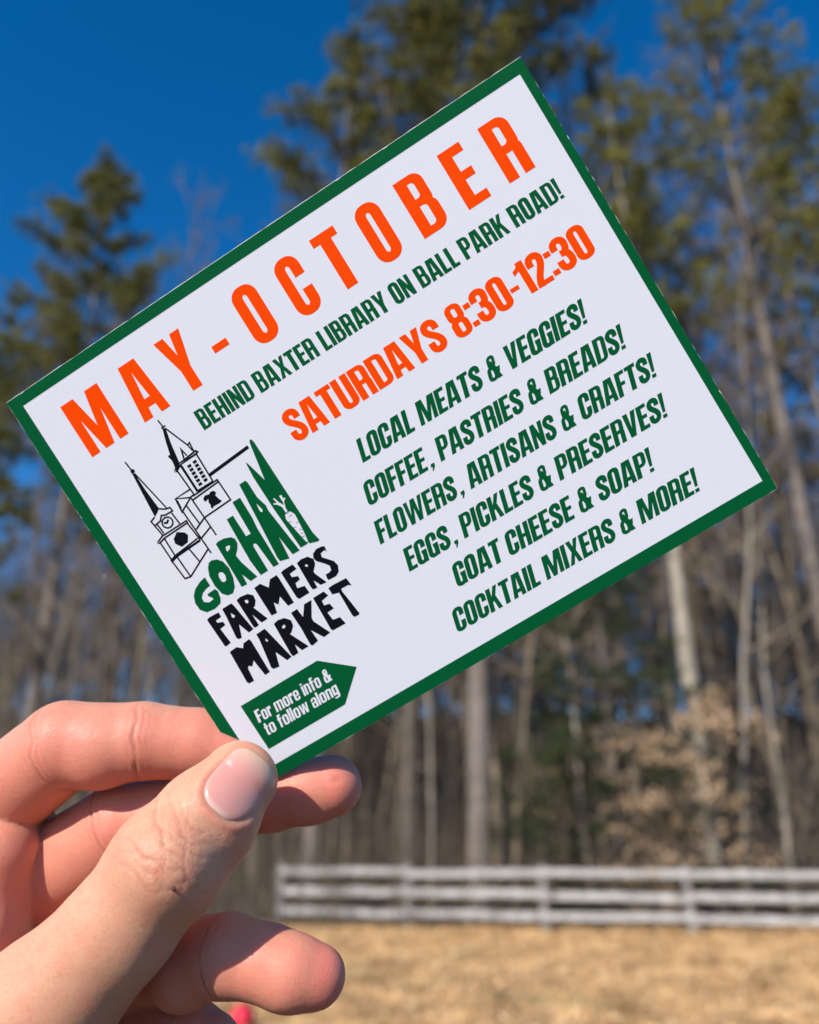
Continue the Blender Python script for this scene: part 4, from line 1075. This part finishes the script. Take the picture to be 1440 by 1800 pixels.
def skin_mat():
    m, N, L, b = principled('skin', (0.55, 0.32, 0.22), 0.47, 0.32)
    at = lambda n: (lambda x: (setattr(x, 'attribute_name', n), x)[1])(N.new('ShaderNodeAttribute'))
    pk, kn, cr_ = at('pink'), at('knuckle'), at('crease')
    tc = N.new('ShaderNodeTexCoord')
    def noise(s, d=4):
        n = N.new('ShaderNodeTexNoise'); n.inputs['Scale'].default_value = s; n.inputs['Detail'].default_value = d
        L.new(tc.outputs['Object'], n.inputs['Vector']); return n
    def mix(f, a, c):
        x = N.new('ShaderNodeMix'); x.data_type = 'RGBA'
        for s, vv in (('Factor', f), ('A', a), ('B', c)):
            if isinstance(vv, tuple): x.inputs[s].default_value = (*vv, 1)
            elif isinstance(vv, float): x.inputs[s].default_value = vv
            else: L.new(vv, x.inputs[s])
        return x.outputs['Result']
    base = mix(noise(90, 5).outputs['Fac'], SKIN_A, SKIN_B)
    def ramp(src, lo, hi, to0, to1):
        r = N.new('ShaderNodeMapRange')
        for k, vv in (('From Min', lo), ('From Max', hi), ('To Min', to0), ('To Max', to1)): r.inputs[k].default_value = vv
        L.new(src, r.inputs['Value']); return r.outputs[0]
    base = mix(ramp(noise(260, 6).outputs['Fac'], 0.45, 0.75, 0.0, 0.30), base, SKIN_PINK)
    base = mix(ramp(noise(1300, 4).outputs['Fac'], 0.5, 0.8, 0.0, 0.35), base, SKIN_CREASE)
    base = mix(pk.outputs['Fac'], base, SKIN_PINK)
    base = mix(cr_.outputs['Fac'], base, SKIN_CREASE)
    L.new(base, b.inputs['Base Color'])
    b.inputs['Subsurface Weight'].default_value = 0.8
    b.inputs['Subsurface Radius'].default_value = (1.0, 0.32, 0.18)
    b.inputs['Subsurface Scale'].default_value = 0.0036
    # fine skin texture
    vo = N.new('ShaderNodeTexVoronoi'); vo.feature = 'DISTANCE_TO_EDGE'; vo.inputs['Scale'].default_value = 1100
    nz = noise(400, 3); 
    ad = N.new('ShaderNodeMix'); ad.data_type = 'VECTOR'; ad.inputs['Factor'].default_value = 0.004
    L.new(tc.outputs['Object'], ad.inputs['A']); L.new(nz.outputs['Color'], ad.inputs['B'])
    L.new(ad.outputs['Result'], vo.inputs['Vector'])
    mr = N.new('ShaderNodeMapRange'); mr.inputs['From Max'].default_value = 0.12
    L.new(vo.outputs['Distance'], mr.inputs['Value'])
    fine = noise(2300, 3)
    add = N.new('ShaderNodeMath'); add.operation = 'MULTIPLY_ADD'; add.inputs[1].default_value = 0.6
    L.new(fine.outputs['Fac'], add.inputs[0]); L.new(mr.outputs[0], add.inputs[2])
    bp = N.new('ShaderNodeBump'); bp.inputs['Strength'].default_value = 0.45; bp.inputs['Distance'].default_value = 0.00008
    L.new(add.outputs[0], bp.inputs['Height'])
    mp2 = N.new('ShaderNodeMapping'); mp2.inputs['Rotation'].default_value = (0.0, 0.75, 0.0); mp2.inputs['Scale'].default_value = (260, 500, 1300)
    L.new(tc.outputs['Object'], mp2.inputs['Vector'])
    ln = N.new('ShaderNodeTexNoise'); ln.inputs['Scale'].default_value = 1.0; ln.inputs['Detail'].default_value = 3
    L.new(mp2.outputs[0], ln.inputs['Vector'])
    bl = N.new('ShaderNodeBump'); bl.inputs['Strength'].default_value = 0.5; bl.inputs['Distance'].default_value = 0.00012
    L.new(ln.outputs['Fac'], bl.inputs['Height']); L.new(bl.outputs[0], bp.inputs['Normal'])
    # crossing creases of dry skin over the thumb joint
    n3 = noise(260, 3)
    ad2 = N.new('ShaderNodeMix'); ad2.data_type = 'VECTOR'; ad2.inputs['Factor'].default_value = 0.006
    L.new(tc.outputs['Object'], ad2.inputs['A']); L.new(n3.outputs['Color'], ad2.inputs['B'])
    rot = N.new('ShaderNodeMapping'); rot.inputs['Rotation'].default_value = (0.2, 0.8, 0.1); rot.inputs['Scale'].default_value = (1, 1, 0.55)
    L.new(ad2.outputs['Result'], rot.inputs['Vector'])
    v2 = N.new('ShaderNodeTexVoronoi'); v2.feature = 'DISTANCE_TO_EDGE'; v2.inputs['Scale'].default_value = 460
    L.new(rot.outputs[0], v2.inputs['Vector'])
    m2 = N.new('ShaderNodeMapRange'); m2.inputs['From Max'].default_value = 0.10
    L.new(v2.outputs['Distance'], m2.inputs['Value'])
    mm = N.new('ShaderNodeMath'); mm.operation = 'MULTIPLY'; L.new(m2.outputs[0], mm.inputs[0]); L.new(kn.outputs['Fac'], mm.inputs[1])
    b2 = N.new('ShaderNodeBump'); b2.inputs['Strength'].default_value = 0.32; b2.inputs['Distance'].default_value = 0.00014
    L.new(mm.outputs[0], b2.inputs['Height']); L.new(bp.outputs[0], b2.inputs['Normal']); L.new(b2.outputs[0], b.inputs['Normal'])
    return m
SKIN_A, SKIN_B, SKIN_PINK, SKIN_CREASE = (0.57, 0.275, 0.165), (0.65, 0.345, 0.215), (0.69, 0.18, 0.135), (0.42, 0.12, 0.08)
M_SKIN = skin_mat()
def nail_mat():
    m, N, L, b = principled('nail', (0.62, 0.33, 0.30), 0.3, 0.35)
    a = N.new('ShaderNodeAttribute'); a.attribute_name = 'along'
    cr = N.new('ShaderNodeValToRGB')
    e = cr.color_ramp.elements
    e[0].position = 0.0; e[0].color = (0.72, 0.48, 0.40, 1)
    e[1].position = 1.0; e[1].color = (0.66, 0.42, 0.27, 1)
    for p, c in ((0.10, (0.65, 0.29, 0.24, 1)), (0.66, (0.655, 0.272, 0.225, 1)), (0.86, (0.66, 0.37, 0.28, 1))):
        x = e.new(p); x.color = c
    mr = N.new('ShaderNodeMapRange'); mr.inputs['From Min'].default_value = -1.0
    L.new(a.outputs['Fac'], mr.inputs['Value']); L.new(mr.outputs[0], cr.inputs['Fac']); L.new(cr.outputs[0], b.inputs['Base Color'])
    b.inputs['Subsurface Weight'].default_value = 0.4; b.inputs['Subsurface Radius'].default_value = (1, .4, .3); b.inputs['Subsurface Scale'].default_value = 0.0015
    b.inputs['Coat Weight'].default_value = 0.12; b.inputs['Coat Roughness'].default_value = 0.25
    return m
M_NAIL = nail_mat()
M_MOLE = noise_mat('mole_skin', (0.06, 0.025, 0.02), (0.10, 0.04, 0.03), 2000, 0.6)
HAND = build_hand()
